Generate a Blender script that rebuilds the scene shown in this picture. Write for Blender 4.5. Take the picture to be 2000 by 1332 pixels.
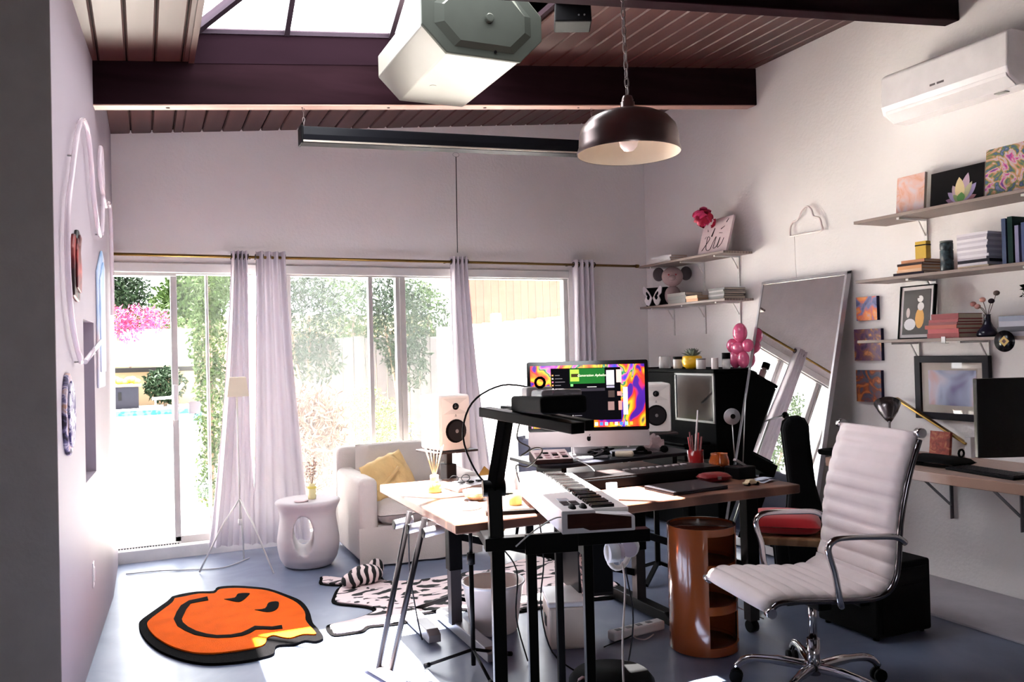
import bpy, bmesh, math, random
from mathutils import Vector, Matrix, Quaternion
random.seed(7)
for o in list(bpy.data.objects): bpy.data.objects.remove(o, do_unlink=True)
SC = bpy.context.scene
COL = SC.collection
PI = math.pi
# ---------------------------------------------------------------- camera
YAW, PITCH, ROLL = .423, .0132, -.0252
cyw, syw, cpt, spt = math.cos(YAW), math.sin(YAW), math.cos(PITCH), math.sin(PITCH)
fwd = Vector((syw*cpt, cyw*cpt, spt)); rgt = Vector((cyw, -syw, 0)); upv = rgt.cross(fwd)
r2 = math.cos(ROLL)*rgt + math.sin(ROLL)*upv; u2 = -math.sin(ROLL)*rgt + math.cos(ROLL)*upv
cam = bpy.data.objects.new('camera', bpy.data.cameras.new('camera'))
cam.data.sensor_width = 36; cam.data.lens = 1600*36/2000; cam.data.clip_end = 300; cam.data.clip_start = .05
mw = Matrix((r2, u2, -fwd)).transposed().to_4x4(); mw.translation = Vector((.632, -6.447, 1.417))
cam.matrix_world = mw
COL.objects.link(cam); SC.camera = cam
# ---------------------------------------------------------------- world, sun, exposure
w = bpy.data.worlds.new('sky'); SC.world = w; w.use_nodes = True
bg = w.node_tree.nodes['Background']; bg.inputs[0].default_value = (.93, .96, 1, 1); bg.inputs[1].default_value = 3.6
sl = bpy.data.lights.new('sun', 'SUN'); sl.energy = 42; sl.angle = .012; sl.color = (1, .965, .91)
sun = bpy.data.objects.new('sun', sl); COL.objects.link(sun)
sun.rotation_euler = Vector((.055, -.17, -1)).to_track_quat('-Z', 'Y').to_euler()
sun.location = (2, 3, 12)
vs = SC.view_settings; vs.view_transform = 'Standard'; vs.look = 'None'; vs.gamma = 1; vs.use_curve_mapping = False
vs.exposure = 1.9
# ---------------------------------------------------------------- materials
def lin(c):
    c = [x/255 for x in c]
    return tuple(x/12.92 if x <= .04045 else ((x+.055)/1.055)**2.4 for x in c) + (1,)
MATS = {}
def mat(name, col, rough=.5, metal=0, ns=0, na=.0, bump=0, bs=60, emit=0, coat=0, trans=0, alpha=1, sheen=0, stretch=None, spec=None):
    """principled material, colour broken by object-space noise (ns scale, na amount), optional fine bump"""
    if name in MATS: return MATS[name]
    m = bpy.data.materials.new(name); m.use_nodes = True; nt = m.node_tree; N = nt.nodes; L = nt.links
    b = N['Principled BSDF']; c = lin(col)
    b.inputs['Base Color'].default_value = c; b.inputs['Roughness'].default_value = rough; b.inputs['Metallic'].default_value = metal
    b.inputs['Coat Weight'].default_value = coat; b.inputs['Transmission Weight'].default_value = trans; b.inputs['Alpha'].default_value = alpha
    b.inputs['Sheen Weight'].default_value = sheen
    if spec is None: spec = .5 if max(col) > 70 or rough < .3 or metal > .5 else .08
    b.inputs['Specular IOR Level'].default_value = spec
    tc = N.new('ShaderNodeTexCoord'); src = tc.outputs['Object']
    if stretch:
        mp = N.new('ShaderNodeMapping'); mp.inputs['Scale'].default_value = stretch; L.new(src, mp.inputs[0]); src = mp.outputs[0]
    if not ns: ns, na = 9, max(na, .05)
    n = N.new('ShaderNodeTexNoise'); n.inputs['Scale'].default_value = ns; n.inputs['Detail'].default_value = 4; L.new(src, n.inputs[0])
    mr = N.new('ShaderNodeMapRange'); mr.inputs[1].default_value = .3; mr.inputs[2].default_value = .7
    mr.inputs[3].default_value = 1-na; mr.inputs[4].default_value = 1+na; L.new(n.outputs[0], mr.inputs[0])
    mx = N.new('ShaderNodeMix'); mx.data_type = 'RGBA'; mx.blend_type = 'MULTIPLY'; mx.inputs[0].default_value = 1
    mx.inputs[6].default_value = c; L.new(mr.outputs[0], mx.inputs[7]); L.new(mx.outputs[2], b.inputs['Base Color'])
    if emit:
        L.new(mx.outputs[2], b.inputs['Emission Color']); b.inputs['Emission Strength'].default_value = emit
    if bump:
        n2 = N.new('ShaderNodeTexNoise'); n2.inputs['Scale'].default_value = bs; n2.inputs['Detail'].default_value = 3; L.new(src, n2.inputs[0])
        bp = N.new('ShaderNodeBump'); bp.inputs['Strength'].default_value = bump; bp.inputs['Distance'].default_value = .01
        L.new(n2.outputs[0], bp.inputs['Height']); L.new(bp.outputs[0], b.inputs['Normal'])
    MATS[name] = m; return m
def ramp_mat(name, stops, rough=.6, kind='NOISE', scale=5, dist=0, detail=3, bump=0, stretch=(1,1,1), emit=0, interp='LINEAR', coat=0, spec=.5):
    """colour ramp over a noise / wave / voronoi field: grain, hide, paint"""
    if name in MATS: return MATS[name]
    m = bpy.data.materials.new(name); m.use_nodes = True; nt = m.node_tree; N = nt.nodes; L = nt.links
    b = N['Principled BSDF']; b.inputs['Roughness'].default_value = rough; b.inputs['Coat Weight'].default_value = coat; b.inputs['Specular IOR Level'].default_value = spec
    tc = N.new('ShaderNodeTexCoord'); mp = N.new('ShaderNodeMapping'); mp.inputs['Scale'].default_value = stretch
    L.new(tc.outputs['Object'], mp.inputs[0])
    if kind == 'WAVE':
        t = N.new('ShaderNodeTexWave'); t.inputs['Scale'].default_value = scale; t.inputs['Distortion'].default_value = dist
        t.inputs['Detail'].default_value = detail; out = t.outputs[1]
    elif kind == 'VORONOI':
        t = N.new('ShaderNodeTexVoronoi'); t.inputs['Scale'].default_value = scale; out = t.outputs[0]
    else:
        t = N.new('ShaderNodeTexNoise'); t.inputs['Scale'].default_value = scale; t.inputs['Detail'].default_value = detail
        t.inputs['Distortion'].default_value = dist; out = t.outputs[0]
    L.new(mp.outputs[0], t.inputs[0])
    cr = N.new('ShaderNodeValToRGB'); cr.color_ramp.interpolation = interp; el = cr.color_ramp.elements
    el[0].position, el[0].color = stops[0][0], lin(stops[0][1]); el[1].position, el[1].color = stops[-1][0], lin(stops[-1][1])
    for p, c in stops[1:-1]: e = el.new(p); e.color = lin(c)
    L.new(out, cr.inputs[0]); L.new(cr.outputs[0], b.inputs['Base Color'])
    if emit:
        L.new(cr.outputs[0], b.inputs['Emission Color']); b.inputs['Emission Strength'].default_value = emit
    if bump:
        bp = N.new('ShaderNodeBump'); bp.inputs['Strength'].default_value = bump; bp.inputs['Distance'].default_value = .01
        L.new(out, bp.inputs['Height']); L.new(bp.outputs[0], b.inputs['Normal'])
    MATS[name] = m; return m
def pane_mat(name, haze=.0, tint=(255,255,255), gloss=.06):
    """clear glazing: transparent, a little mirror, and a share of dusty white that scatters"""
    if name in MATS: return MATS[name]
    m = bpy.data.materials.new(name); m.use_nodes = True; nt = m.node_tree; N = nt.nodes; L = nt.links
    N.remove(N['Principled BSDF']); out = N['Material Output']
    t = N.new('ShaderNodeBsdfTransparent'); t.inputs[0].default_value = lin(tint)
    g = N.new('ShaderNodeBsdfGlossy'); g.inputs[1].default_value = .02
    fr = N.new('ShaderNodeFresnel'); fr.inputs[0].default_value = 1.3
    m1 = N.new('ShaderNodeMixShader'); L.new(fr.outputs[0], m1.inputs[0]); L.new(t.outputs[0], m1.inputs[1]); L.new(g.outputs[0], m1.inputs[2])
    last = m1
    if haze:
        d = N.new('ShaderNodeBsdfTranslucent'); d.inputs[0].default_value = (.9, .95, .97, 1)
        nz = N.new('ShaderNodeTexNoise'); nz.inputs['Scale'].default_value = 2.5; nz.inputs['Detail'].default_value = 5
        tc = N.new('ShaderNodeTexCoord'); L.new(tc.outputs['Object'], nz.inputs[0])
        mr = N.new('ShaderNodeMapRange'); mr.inputs[3].default_value = haze*.6; mr.inputs[4].default_value = haze*1.4; L.new(nz.outputs[0], mr.inputs[0])
        m2 = N.new('ShaderNodeMixShader'); L.new(mr.outputs[0], m2.inputs[0]); L.new(m1.outputs[0], m2.inputs[1]); L.new(d.outputs[0], m2.inputs[2]); last = m2
    L.new(last.outputs[0], out.inputs[0]); MATS[name] = m; return m
def cloth_mat(name, col, trans=.4):
    """thin woven cloth that lets daylight through"""
    if name in MATS: return MATS[name]
    m = bpy.data.materials.new(name); m.use_nodes = True; nt = m.node_tree; N = nt.nodes; L = nt.links
    N.remove(N['Principled BSDF']); out = N['Material Output']
    d = N.new('ShaderNodeBsdfDiffuse'); d.inputs[0].default_value = lin(col)
    t = N.new('ShaderNodeBsdfTranslucent'); t.inputs[0].default_value = lin(col)
    nz = N.new('ShaderNodeTexNoise'); nz.inputs['Scale'].default_value = 90; tc = N.new('ShaderNodeTexCoord'); L.new(tc.outputs['Object'], nz.inputs[0])
    bp = N.new('ShaderNodeBump'); bp.inputs['Strength'].default_value = .15; bp.inputs['Distance'].default_value = .004
    L.new(nz.outputs[0], bp.inputs['Height']); L.new(bp.outputs[0], d.inputs['Normal'])
    mx = N.new('ShaderNodeMixShader'); mx.inputs[0].default_value = trans
    L.new(d.outputs[0], mx.inputs[1]); L.new(t.outputs[0], mx.inputs[2]); L.new(mx.outputs[0], out.inputs[0]); MATS[name] = m; return m
# ---------------------------------------------------------------- mesh builder
class G:
    def __init__(s): s.v = []; s.f = []; s.sm = []
    def add(s, vs, fs, smooth=False):
        n = len(s.v); s.v += [tuple(v) for v in vs]; s.f += [tuple(i+n for i in f) for f in fs]; s.sm += [smooth]*len(fs); return s
    def bx(s, x0, x1, y0, y1, z0, z1):
        vs = [(x, y, z) for x in (x0, x1) for y in (y0, y1) for z in (z0, z1)]
        return s.add(vs, [(0,1,3,2),(4,6,7,5),(0,4,5,1),(2,3,7,6),(0,2,6,4),(1,5,7,3)])
    def box(s, c, d, rot=None):
        c = Vector(c); h = [x/2 for x in d]
        R = rot.to_3x3() if rot is not None else Matrix.Identity(3)
        vs = [c + R @ Vector((x*h[0], y*h[1], z*h[2])) for x in (-1, 1) for y in (-1, 1) for z in (-1, 1)]
        return s.add(vs, [(0,1,3,2),(4,6,7,5),(0,4,5,1),(2,3,7,6),(0,2,6,4),(1,5,7,3)])
    def bar(s, a, b, wd, ht, up=(0,0,1)):
        a, b = Vector(a), Vector(b); d = (b-a).normalized(); up = Vector(up)
        if abs(d.dot(up)) > .98: up = Vector((0,1,0))
        x = d.cross(up).normalized()*wd/2; y = x.cross(d).normalized()*ht/2
        vs = [p+i*x+j*y for p in (a, b) for i, j in ((-1,-1),(1,-1),(1,1),(-1,1))]
        return s.add(vs, [(3,2,1,0),(4,5,6,7),(0,1,5,4),(1,2,6,5),(2,3,7,6),(3,0,4,7)])
    def tube(s, pts, r, n=8, closed=False, cap=True, smooth=True):
        P = [Vector(p) for p in pts]; m = len(P); rr = r if isinstance(r, (list, tuple)) else [r]*m
        T = []
        for i in range(m):
            a = P[(i-1) % m] if closed or i else P[0]; b = P[(i+1) % m] if closed or i < m-1 else P[-1]
            T.append((b-a).normalized())
        u = T[0].orthogonal().normalized(); vs = []
        for i in range(m):
            if i: u = T[i-1].rotation_difference(T[i]) @ u
            u = (u - T[i]*u.dot(T[i])).normalized(); w_ = T[i].cross(u)
            vs += [P[i] + (math.cos(2*PI*k/n)*u + math.sin(2*PI*k/n)*w_)*rr[i] for k in range(n)]
        fs = []
        for i in range(m if closed else m-1):
            j = (i+1) % m
            fs += [(i*n+k, i*n+(k+1) % n, j*n+(k+1) % n, j*n+k) for k in range(n)]
        s.add(vs, fs, smooth)
        if cap and not closed:
            q = len(s.v)-len(vs); s.f += [tuple(q+k for k in range(n))[::-1], tuple(q+(m-1)*n+k for k in range(n))]; s.sm += [False, False]
        return s
    def cyl(s, a, b, r, rb=None, n=16): return s.tube([a, b], [r, r if rb is None else rb], n)
    def lathe(s, prof, n=24, c=(0,0,0), sx=1, sy=1, closed=False, smooth=True):
        vs = []; m = len(prof)
        for r, z in prof:
            vs += [(c[0]+r*sx*math.cos(2*PI*k/n), c[1]+r*sy*math.sin(2*PI*k/n), c[2]+z) for k in range(n)]
        fs = [(i*n+k, i*n+(k+1) % n, ((i+1) % m)*n+(k+1) % n, ((i+1) % m)*n+k) for i in range(m if closed else m-1) for k in range(n)]
        s.add(vs, fs, smooth)
        if not closed:
            q = len(s.v)-len(vs)
            if prof[0][0] > 1e-4: s.f.append(tuple(q+k for k in range(n))[::-1]); s.sm.append(False)
            if prof[-1][0] > 1e-4: s.f.append(tuple(q+(m-1)*n+k for k in range(n))); s.sm.append(False)
        return s
    def prism(s, poly, h0, h1, fr=None):
        """polygon (a,b) extruded from h0 to h1; fr maps (a,b,h) to xyz"""
        fr = fr or (lambda a, b, h: (a, b, h)); n = len(poly)
        vs = [fr(a, b, h0) for a, b in poly] + [fr(a, b, h1) for a, b in poly]
        fs = [tuple(range(n))[::-1], tuple(range(n, 2*n))] + [(i, (i+1) % n, n+(i+1) % n, n+i) for i in range(n)]
        return s.add(vs, fs)
    def ball(s, c, r, nu=16, nv=10, R=None):
        if not isinstance(r, (tuple, list)): r = (r, r, r)
        vs = []; R = R.to_3x3() if R is not None else Matrix.Identity(3); c = Vector(c)
        for j in range(1, nv):
            t = PI*j/nv
            vs += [c + R @ Vector((r[0]*math.sin(t)*math.cos(2*PI*k/nu), r[1]*math.sin(t)*math.sin(2*PI*k/nu), r[2]*math.cos(t))) for k in range(nu)]
        top = len(vs); vs += [c + R @ Vector((0,0,r[2])), c + R @ Vector((0,0,-r[2]))]
        fs = [(i*nu+k, (i+1)*nu+k, (i+1)*nu+(k+1) % nu, i*nu+(k+1) % nu) for i in range(nv-2) for k in range(nu)]
        fs += [(top, k, (k+1) % nu) for k in range(nu)] + [(top+1, (nv-2)*nu+(k+1) % nu, (nv-2)*nu+k) for k in range(nu)]
        return s.add(vs, fs, True)
    def grid(s, fn, nu, nv, smooth=True):
        vs = [fn(i/nu, j/nv) for j in range(nv+1) for i in range(nu+1)]
        return s.add(vs, [(j*(nu+1)+i, j*(nu+1)+i+1, (j+1)*(nu+1)+i+1, (j+1)*(nu+1)+i) for j in range(nv) for i in range(nu)], smooth)
    def pillow(s, c, d, R=None, e=.45, n=12, sag=0):
        """soft cushion: superellipsoid-like box, thin at the rim"""
        R = R.to_3x3() if R is not None else Matrix.Identity(3); c = Vector(c)
        for sg in (1, -1):
            vs = []
            for j in range(n+1):
                for i in range(n+1):
                    a, b = 2*i/n-1, 2*j/n-1
                    t = max(0, (1-abs(a)**3.2)*(1-abs(b)**3.2))**e
                    q = 1-.05*(abs(a)*abs(b))
                    vs.append(c + R @ Vector((a*q*d[0]/2, b*q*d[1]/2, sg*(t*d[2]/2+.002))))
            fs = [(j*(n+1)+i, j*(n+1)+i+1, (j+1)*(n+1)+i+1, (j+1)*(n+1)+i) for j in range(n) for i in range(n)]
            if sg < 0: fs = [f[::-1] for f in fs]
            s.add(vs, fs, True)
        return s
    def make(s, name, m, parent=None, bev=0, seg=2, sub=0, merge=False, solid=0, esplit=False):
        me = bpy.data.meshes.new(name); me.from_pydata(s.v, [], s.f)
        me.polygons.foreach_set('use_smooth', s.sm); me.materials.append(m)
        if merge:
            bm = bmesh.new(); bm.from_mesh(me); bmesh.ops.remove_doubles(bm, verts=bm.verts, dist=1e-4); bm.to_mesh(me); bm.free()
        me.update(); o = bpy.data.objects.new(name, me); COL.objects.link(o)
        if parent: o.parent = parent
        if solid: k = o.modifiers.new('solid', 'SOLIDIFY'); k.thickness = solid; k.offset = 0
        if bev:
            k = o.modifiers.new('bevel', 'BEVEL'); k.width = bev; k.segments = seg; k.limit_method = 'ANGLE'; k.angle_limit = .6
        if esplit: k = o.modifiers.new('edges', 'EDGE_SPLIT'); k.split_angle = .7
        if sub: k = o.modifiers.new('sub', 'SUBSURF'); k.levels = sub; k.render_levels = sub
        return o
def tag(o, label, cat, group=None, kind=None):
    o['label'] = label; o['category'] = cat
    if group: o['group'] = group
    if kind: o['kind'] = kind
    return o
def thing(name, label, cat, loc=(0,0,0), rz=0, group=None):
    o = bpy.data.objects.new(name, None); COL.objects.link(o); o.empty_display_size = .1
    o.location = loc; o.rotation_euler = (0, 0, rz); return tag(o, label, cat, group)
def struct(o, label, cat='wall'): return tag(o, label, cat, kind='structure')
def copy_tree(o, parent=None):
    c = o.copy(); COL.objects.link(c); c.parent = parent
    for ch in [k for k in bpy.data.objects if k.parent == o]: copy_tree(ch, c)
    return c
def bake(o):
    """apply modifiers so helpers can go"""
    dg = bpy.context.evaluated_depsgraph_get(); me = bpy.data.meshes.new_from_object(o.evaluated_get(dg)); o.modifiers.clear(); o.data = me
def rot(ax, a): return Matrix.Rotation(a, 3, ax)
def text(name, s, size, m, parent, M4, ext=.0006, shear=0):
    cu = bpy.data.curves.new(name, 'FONT'); cu.body = s; cu.size = size; cu.extrude = ext; cu.align_x = 'CENTER'; cu.align_y = 'CENTER'; cu.shear = shear; cu.resolution_u = 2
    t = bpy.data.objects.new(name, cu); COL.objects.link(t)
    dg = bpy.context.evaluated_depsgraph_get(); me = bpy.data.meshes.new_from_object(t.evaluated_get(dg)); bpy.data.objects.remove(t)
    me.transform(M4); me.materials.clear(); me.materials.append(m); o = bpy.data.objects.new(name, me); COL.objects.link(o); o.parent = parent; return o
def smoothpts(pts, k=4):
    """Catmull-Rom through points"""
    P = [Vector(p) for p in pts]; out = []
    for i in range(len(P)-1):
        p0, p1, p2, p3 = P[max(i-1,0)], P[i], P[i+1], P[min(i+2, len(P)-1)]
        for j in range(k):
            t = j/k; out.append(.5*((2*p1)+(p2-p0)*t+(2*p0-5*p1+4*p2-p3)*t*t+(3*p1-p0-3*p2+p3)*t**3))
    return out + [P[-1]]
def cable(name, label, pts, r, m, parent=None, k=5, cat='cable'):
    o = G().tube(smoothpts(pts, k), r, 6).make(name, m, parent)
    return tag(o, label, cat) if parent is None else o
W = 4.93                       # right wall plane
def ceil_z(x): return 2.99 + .11*x
# shared finishes
white_metal = mat('white painted metal', (226,224,222), .45)
plaster = mat('white plaster', (236,231,230), .85, ns=1.3, na=.035, bump=.25, bs=45)
plaster_back = mat('white plaster of the window wall', (244,239,238), .85, ns=1.1, na=.04, bump=.3, bs=40)
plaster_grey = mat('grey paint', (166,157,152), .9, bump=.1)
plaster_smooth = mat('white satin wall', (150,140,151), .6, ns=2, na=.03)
chrome = mat('chrome', (215,213,215), .12, 1)
steel = mat('brushed steel', (170,168,168), .3, 1)
black_metal = mat('black metal', (9,8,9), .4)
black_plastic = mat('black plastic', (10,9,11), .5)
black_matte = mat('black matte', (12,12,13), .8)
white_plastic = mat('white plastic', (225,222,224), .35)
brass = mat('brass', (150,120,66), .3, 1)
# ================================================================ structure
concrete = ramp_mat('blue grey painted concrete', [(.25,(92,100,122)),(.5,(106,115,138)),(.75,(126,134,155))], .4, 'NOISE', 2.2, 1.2, 8, coat=.05)
fl = G().bx(-3, W+.1, -9.5, -.03, -.1, 0).make('floor', concrete); struct(fl, 'glossy blue-grey painted concrete floor', 'floor')
struct(G().add([(x, y, z) for (x, y) in ((4.32,-2.7),(W,-2.7),(W,-6),(4.32,-6)) for z in (0,.014)], [(0,2,3,1),(2,4,5,3),(4,6,7,5),(6,0,1,7),(0,6,4,2),(1,3,5,7)]).make('trim_6', mat('grey plinth paint', (172,166,172), .7, bump=.2, bs=40), None, .004), 'pale grey painted plinth strip along the foot of the right wall', 'plinth')
# window wall: header over the doors, pier at the right, hidden pier at the left
def slope_wall(g, x0, x1, y0, y1, z0):
    vs = [(x, y, z) for y in (y0, y1) for (x, z) in ((x0, z0), (x1, z0), (x1, ceil_z(x1)+.05), (x0, ceil_z(x0)+.05))]
    return g.add(vs, [(0,1,2,3),(7,6,5,4),(0,4,5,1),(1,5,6,2),(2,6,7,3),(3,7,4,0)])
g = G(); slope_wall(g, -3, W+.1, 0, .16, 2.1)
g.bx(4.1, W+.1, 0, .16, 0, 2.1).bx(-3, .43, 0, .16, 0, 2.1)
struct(g.make('wall_back', plaster_back), 'textured white wall above the sliding doors')
struct(G().bx(.43, 4.1, -.07, .14, -.02, .085).make('trim_1', mat('white curb paint', (226,224,224), .6, bump=.4, bs=20), None, .006), 'low white painted curb under the sliding doors', 'curb')  # even white paint, the curb's own colour
g = G(); g.bx(W, W+.15, -9.5, .16, -.1, 3.75)
struct(g.make('wall_right', plaster), 'rough white plaster wall with the shelves')
# left partition, slightly skewed, with a shallow niche
pl = [(.338,-3.0),(.442,-.913),(.446,0),(.2,0),(.2,-3.0)]
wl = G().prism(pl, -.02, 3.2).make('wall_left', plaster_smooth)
cut = G().add([(x, y, z) for (x, y) in ((.25,-2.17),(.47,-2.17),(.47,-1.73),(.25,-1.73)) for z in (.86, 1.62)],
              [(0,2,3,1),(2,4,5,3),(4,6,7,5),(6,0,1,7),(0,6,4,2),(1,3,5,7)]).make('niche_cutter', plaster_smooth)
bm = wl.modifiers.new('niche', 'BOOLEAN'); bm.object = cut; bm.solver = 'EXACT'; bake(wl); bpy.data.objects.remove(cut)
struct(wl, 'pale partition wall with a narrow tall niche at the left')
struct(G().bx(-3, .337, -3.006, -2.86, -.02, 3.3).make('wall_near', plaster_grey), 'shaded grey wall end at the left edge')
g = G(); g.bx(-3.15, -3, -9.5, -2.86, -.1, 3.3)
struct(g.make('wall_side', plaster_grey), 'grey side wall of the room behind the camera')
g = G(); slope_wall(g, -3.1, -.6, -9.6, -9.5, 0); slope_wall(g, .4, W+.1, -9.6, -9.5, 0); slope_wall(g, -.6, .4, -9.6, -9.5, 2.0); g.bx(-.6, .4, -9.6, -9.5, 0, 1.1)  # small opening added behind the camera to let sky light in
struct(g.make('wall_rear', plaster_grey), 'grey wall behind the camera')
# ceiling deck with a hole for the skylight, boards hang below it as pieces
SX0, SX1, SY0, SY1 = .92, 2.67, -3.13, -1.56
deck = G()
def slab(g, x0, x1, y0, y1, a, b):
    vs = [(x, y, ceil_z(x)+h) for x in (x0, x1) for y in (y0, y1) for h in (a, b)]
    return g.add(vs, [(0,1,3,2),(4,6,7,5),(0,4,5,1),(2,3,7,6),(0,2,6,4),(1,5,7,3)])
for a in ((-3.2, SX0, -9.6, .62), (SX1, W+.2, -9.6, .62), (SX0, SX1, SY1, .62), (SX0, SX1, -9.6, SY0)): slab(deck, *a, .02, .12)  # unseen eave past the doors, its length chosen to shade the panes
plank_m = ramp_mat('dark red stained boards', [(.25,(62,35,34)),(.5,(74,43,41)),(.75,(88,55,51))], .4, 'NOISE', 2, .6, 5, stretch=(4,.35,1), spec=.25)
dk = deck.make('ceiling', mat('roof deck dark', (40,28,28), .8)); struct(dk, 'sloping ceiling of dark red-brown boards', 'ceiling')
meshes = {}
def board(x, y0, y1, wd=.132):
    key = (round(y0,2), round(y1,2), round(wd,3))
    if key not in meshes:
        b = G().prism([(0,.022),(0,.008),(.007,0),(wd-.007,0),(wd,.008),(wd,.022)], y0, y1, lambda a, b_, h: (a, h, b_+.11*a-.002))
        o = b.make('board', plank_m, dk); meshes[key] = o.data
    else:
        o = bpy.data.objects.new('board', meshes[key]); COL.objects.link(o); o.parent = dk
    o.location = (x, 0, ceil_z(x))
x = .30
while x < W-.02:
    wd = min(.132, W-x)
    if x+wd > SX0 and x < SX1-.01:
        if x < SX0: wd = SX0-x
        if x < SX0 and wd > .02: board(x, -9, -.001, wd); x += wd; continue
        board(x, -1.465, -.001, wd); board(x, -9, -3.14, wd)
    else: board(x, -9, -.001, wd)
    x += wd+.008
beam_m = ramp_mat('dark maroon beam paint', [(.3,(25,12,16)),(.5,(31,16,21)),(.7,(39,22,28))], .6, 'NOISE', 3, .5, 6, stretch=(.4,3,3), bump=.12, spec=.02)
def beam(name, y0, y1, label):
    vs = [(x, y, z) for y in (y0, y1) for (x, z) in ((.36, 2.757+.1*.36), (W, 2.757+.1*W), (W, ceil_z(W)), (.36, ceil_z(.36)))]
    o = G().add(vs, [(0,1,2,3),(7,6,5,4),(0,4,5,1),(1,5,6,2),(2,6,7,3),(3,7,4,0)]).make(name, beam_m, None, .006)
    return struct(o, label, 'beam')
b1 = beam('trim_2', -1.56, -1.465, 'dark maroon ceiling beam nearer the window wall')
G().add([(x, y, 2.757+.1*x+h) for x in (.37, W-.02) for y in (-1.558,-1.467) for h in (-.006,.0)], [(0,1,3,2),(4,6,7,5),(0,4,5,1),(2,3,7,6),(0,2,6,4),(1,5,7,3)]).make('soffit_strip', ramp_mat('pale pink underside', [(.3,(168,128,116)),(.7,(196,156,142))], .5, 'NOISE', 2, .5, stretch=(.5,4,4)), b1)  # thin strip, paler and pinker than the beam's sides
g = G()
for x_, r in ((.78,.012),(1.52,.006),(2.05,.01),(2.7,.012),(3.4,.008)): g.cyl((x_, -1.512, 2.757+.1*x_-.0075), (x_, -1.512, 2.757+.1*x_-.001), r, n=10)
g.make('knot', mat('dark knot wood', (30,18,18), .7), b1)
beam('trim_3', -3.26, -3.165, 'dark maroon ceiling beam at the top right')
beam('trim_4', -5.0, -4.9, 'dark maroon ceiling beam behind the lamp, out of view')
# skylight: raised lined well, hipped glazing bars and panes
sk = thing('window_1', 'hipped skylight with dark glazing bars in the boarded ceiling', 'skylight'); sk['kind'] = 'structure'
well_m = mat('plum well lining', (31,17,24), .6, spec=.02, ns=3, na=.12, stretch=(.5,3,3))
H0 = .17
for nm, (x0, x1, y0, y1) in dict(well_far=(SX0, SX1, SY1-.004, SY1+.03), well_near=(SX0, SX1, SY0-.03, SY0), well_left=(SX0-.03, SX0, SY0, SY1), well_right=(SX1, SX1+.03, SY0, SY1)).items():
    slab(G(), x0, x1, y0, y1, -.012, H0).make(nm, well_m if nm != 'well_left' else plank_m, sk)
bar_m = mat('dark bronze bar', (54,44,52), .4, .3)
def szb(x): return ceil_z(x)+H0
ym, hh = (SY0+SY1)/2, .42; rx0, rx1 = SX0+.78, SX1-.78
ridge = lambda x: szb(x)+hh
cor = [(SX0,SY0,szb(SX0)),(SX1,SY0,szb(SX1)),(SX1,SY1,szb(SX1)),(SX0,SY1,szb(SX0))]
ra, rb = (rx0, ym, ridge(rx0)), (rx1, ym, ridge(rx1))
for a, b in ((cor[0],ra),(cor[3],ra),(cor[1],rb),(cor[2],rb)): G().bar(a, b, .035, .05).make('hip_bar', bar_m, sk)
G().bar(ra, rb, .035, .05).make('ridge_bar', bar_m, sk)
for i in range(4): G().bar(cor[i], cor[(i+1) % 4], .03, .03).make('sill_bar', bar_m, sk)
def onslope(x, side):
    y = SY1 if side > 0 else SY0; t = min(1, (x-SX0)/(rx0-SX0), (SX1-x)/(SX1-rx1))
    return (x, y+(ym-y)*t, szb(x)+hh*t)
for x_ in (1.43, 2.06):
    for sd in (1, -1): G().bar((x_, SY1 if sd > 0 else SY0, szb(x_)), onslope(x_, sd), .03, .045).make('glazing_bar', bar_m, sk)
sky_pane = pane_mat('skylight pane', 0)
for q in ((cor[3],cor[2],rb,ra),(cor[1],cor[0],ra,rb),(cor[0],cor[3],ra),(cor[2],cor[1],rb)):
    G().add(q, [tuple(range(len(q)))]).make('pane', sky_pane, sk)
# sliding doors and fixed lights
frame_m = mat('white aluminium frame', (196,192,190), .4, .1)
def win(name, label, x0, x1, posts, hz, y=.05, lock=None, bottom=.085, thin=.026):
    t = thing(name, label, 'window'); t['kind'] = 'structure'
    G().bx(x0, x1, y-.04, y+.04, 2.045, 2.1).make('head_rail', frame_m, t, .004)
    G().bx(x0, x1, y-.03, y+.03, bottom, bottom+.05).make('bottom_rail', frame_m, t, .004)
    for px, wd, dy in posts: G().bx(px-wd/2, px+wd/2, y-.03+dy, y+.03+dy, bottom, 2.06).make('stile', frame_m, t, .004)
    xs = sorted([x0]+[p[0] for p in posts]+[x1])
    for a, b, h in hz: G().bx(a, b, y-.003, y+.003, bottom+.05, 2.05).make('pane', pane_mat('dusty pane %.3f' % h, h), t)
    return t
w2 = thing('window_2', 'open sliding door at the far left with its white track', 'window'); w2['kind'] = 'structure'
G().bx(.43, .86, .0, .1, 2.03, 2.1).make('head_rail', frame_m, w2, .004)
G().bx(.43, .86, .0, .1, .075, .1).make('track', white_metal, w2, .003)
g = G()
for i in range(22): g.bx(.447+i*.0185, .455+i*.0185, -.004, .0, .083, .093)
g.make('drain_slot', black_matte, w2)
w3 = win('window_3', 'white framed sliding door panel behind the paired curtains', .82, 1.64, [(.84,.045,0),(1.07,.02,.03),(1.62,.05,0)], [(.86,1.6,.008)])
G().bx(.825,.855,-.02,.02,.98,1.24).make('handle', white_plastic, w3, .006)
G().bx(.93,1.01,.04,.046,1.02,1.11).make('sticker', white_plastic, w3)
win('window_4', 'wide dusty fixed pane behind the sofa', 1.64, 2.56, [(1.66,.04,0),(2.306,.034,0),(2.53,.03,0)], [(1.68,2.29,.02),(2.32,2.52,.008)])
win('window_5', 'dusty pane left of the middle curtain', 2.56, 3.12, [(2.575,.045,0),(3.1,.05,0)], [(2.6,3.08,.013)])
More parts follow.
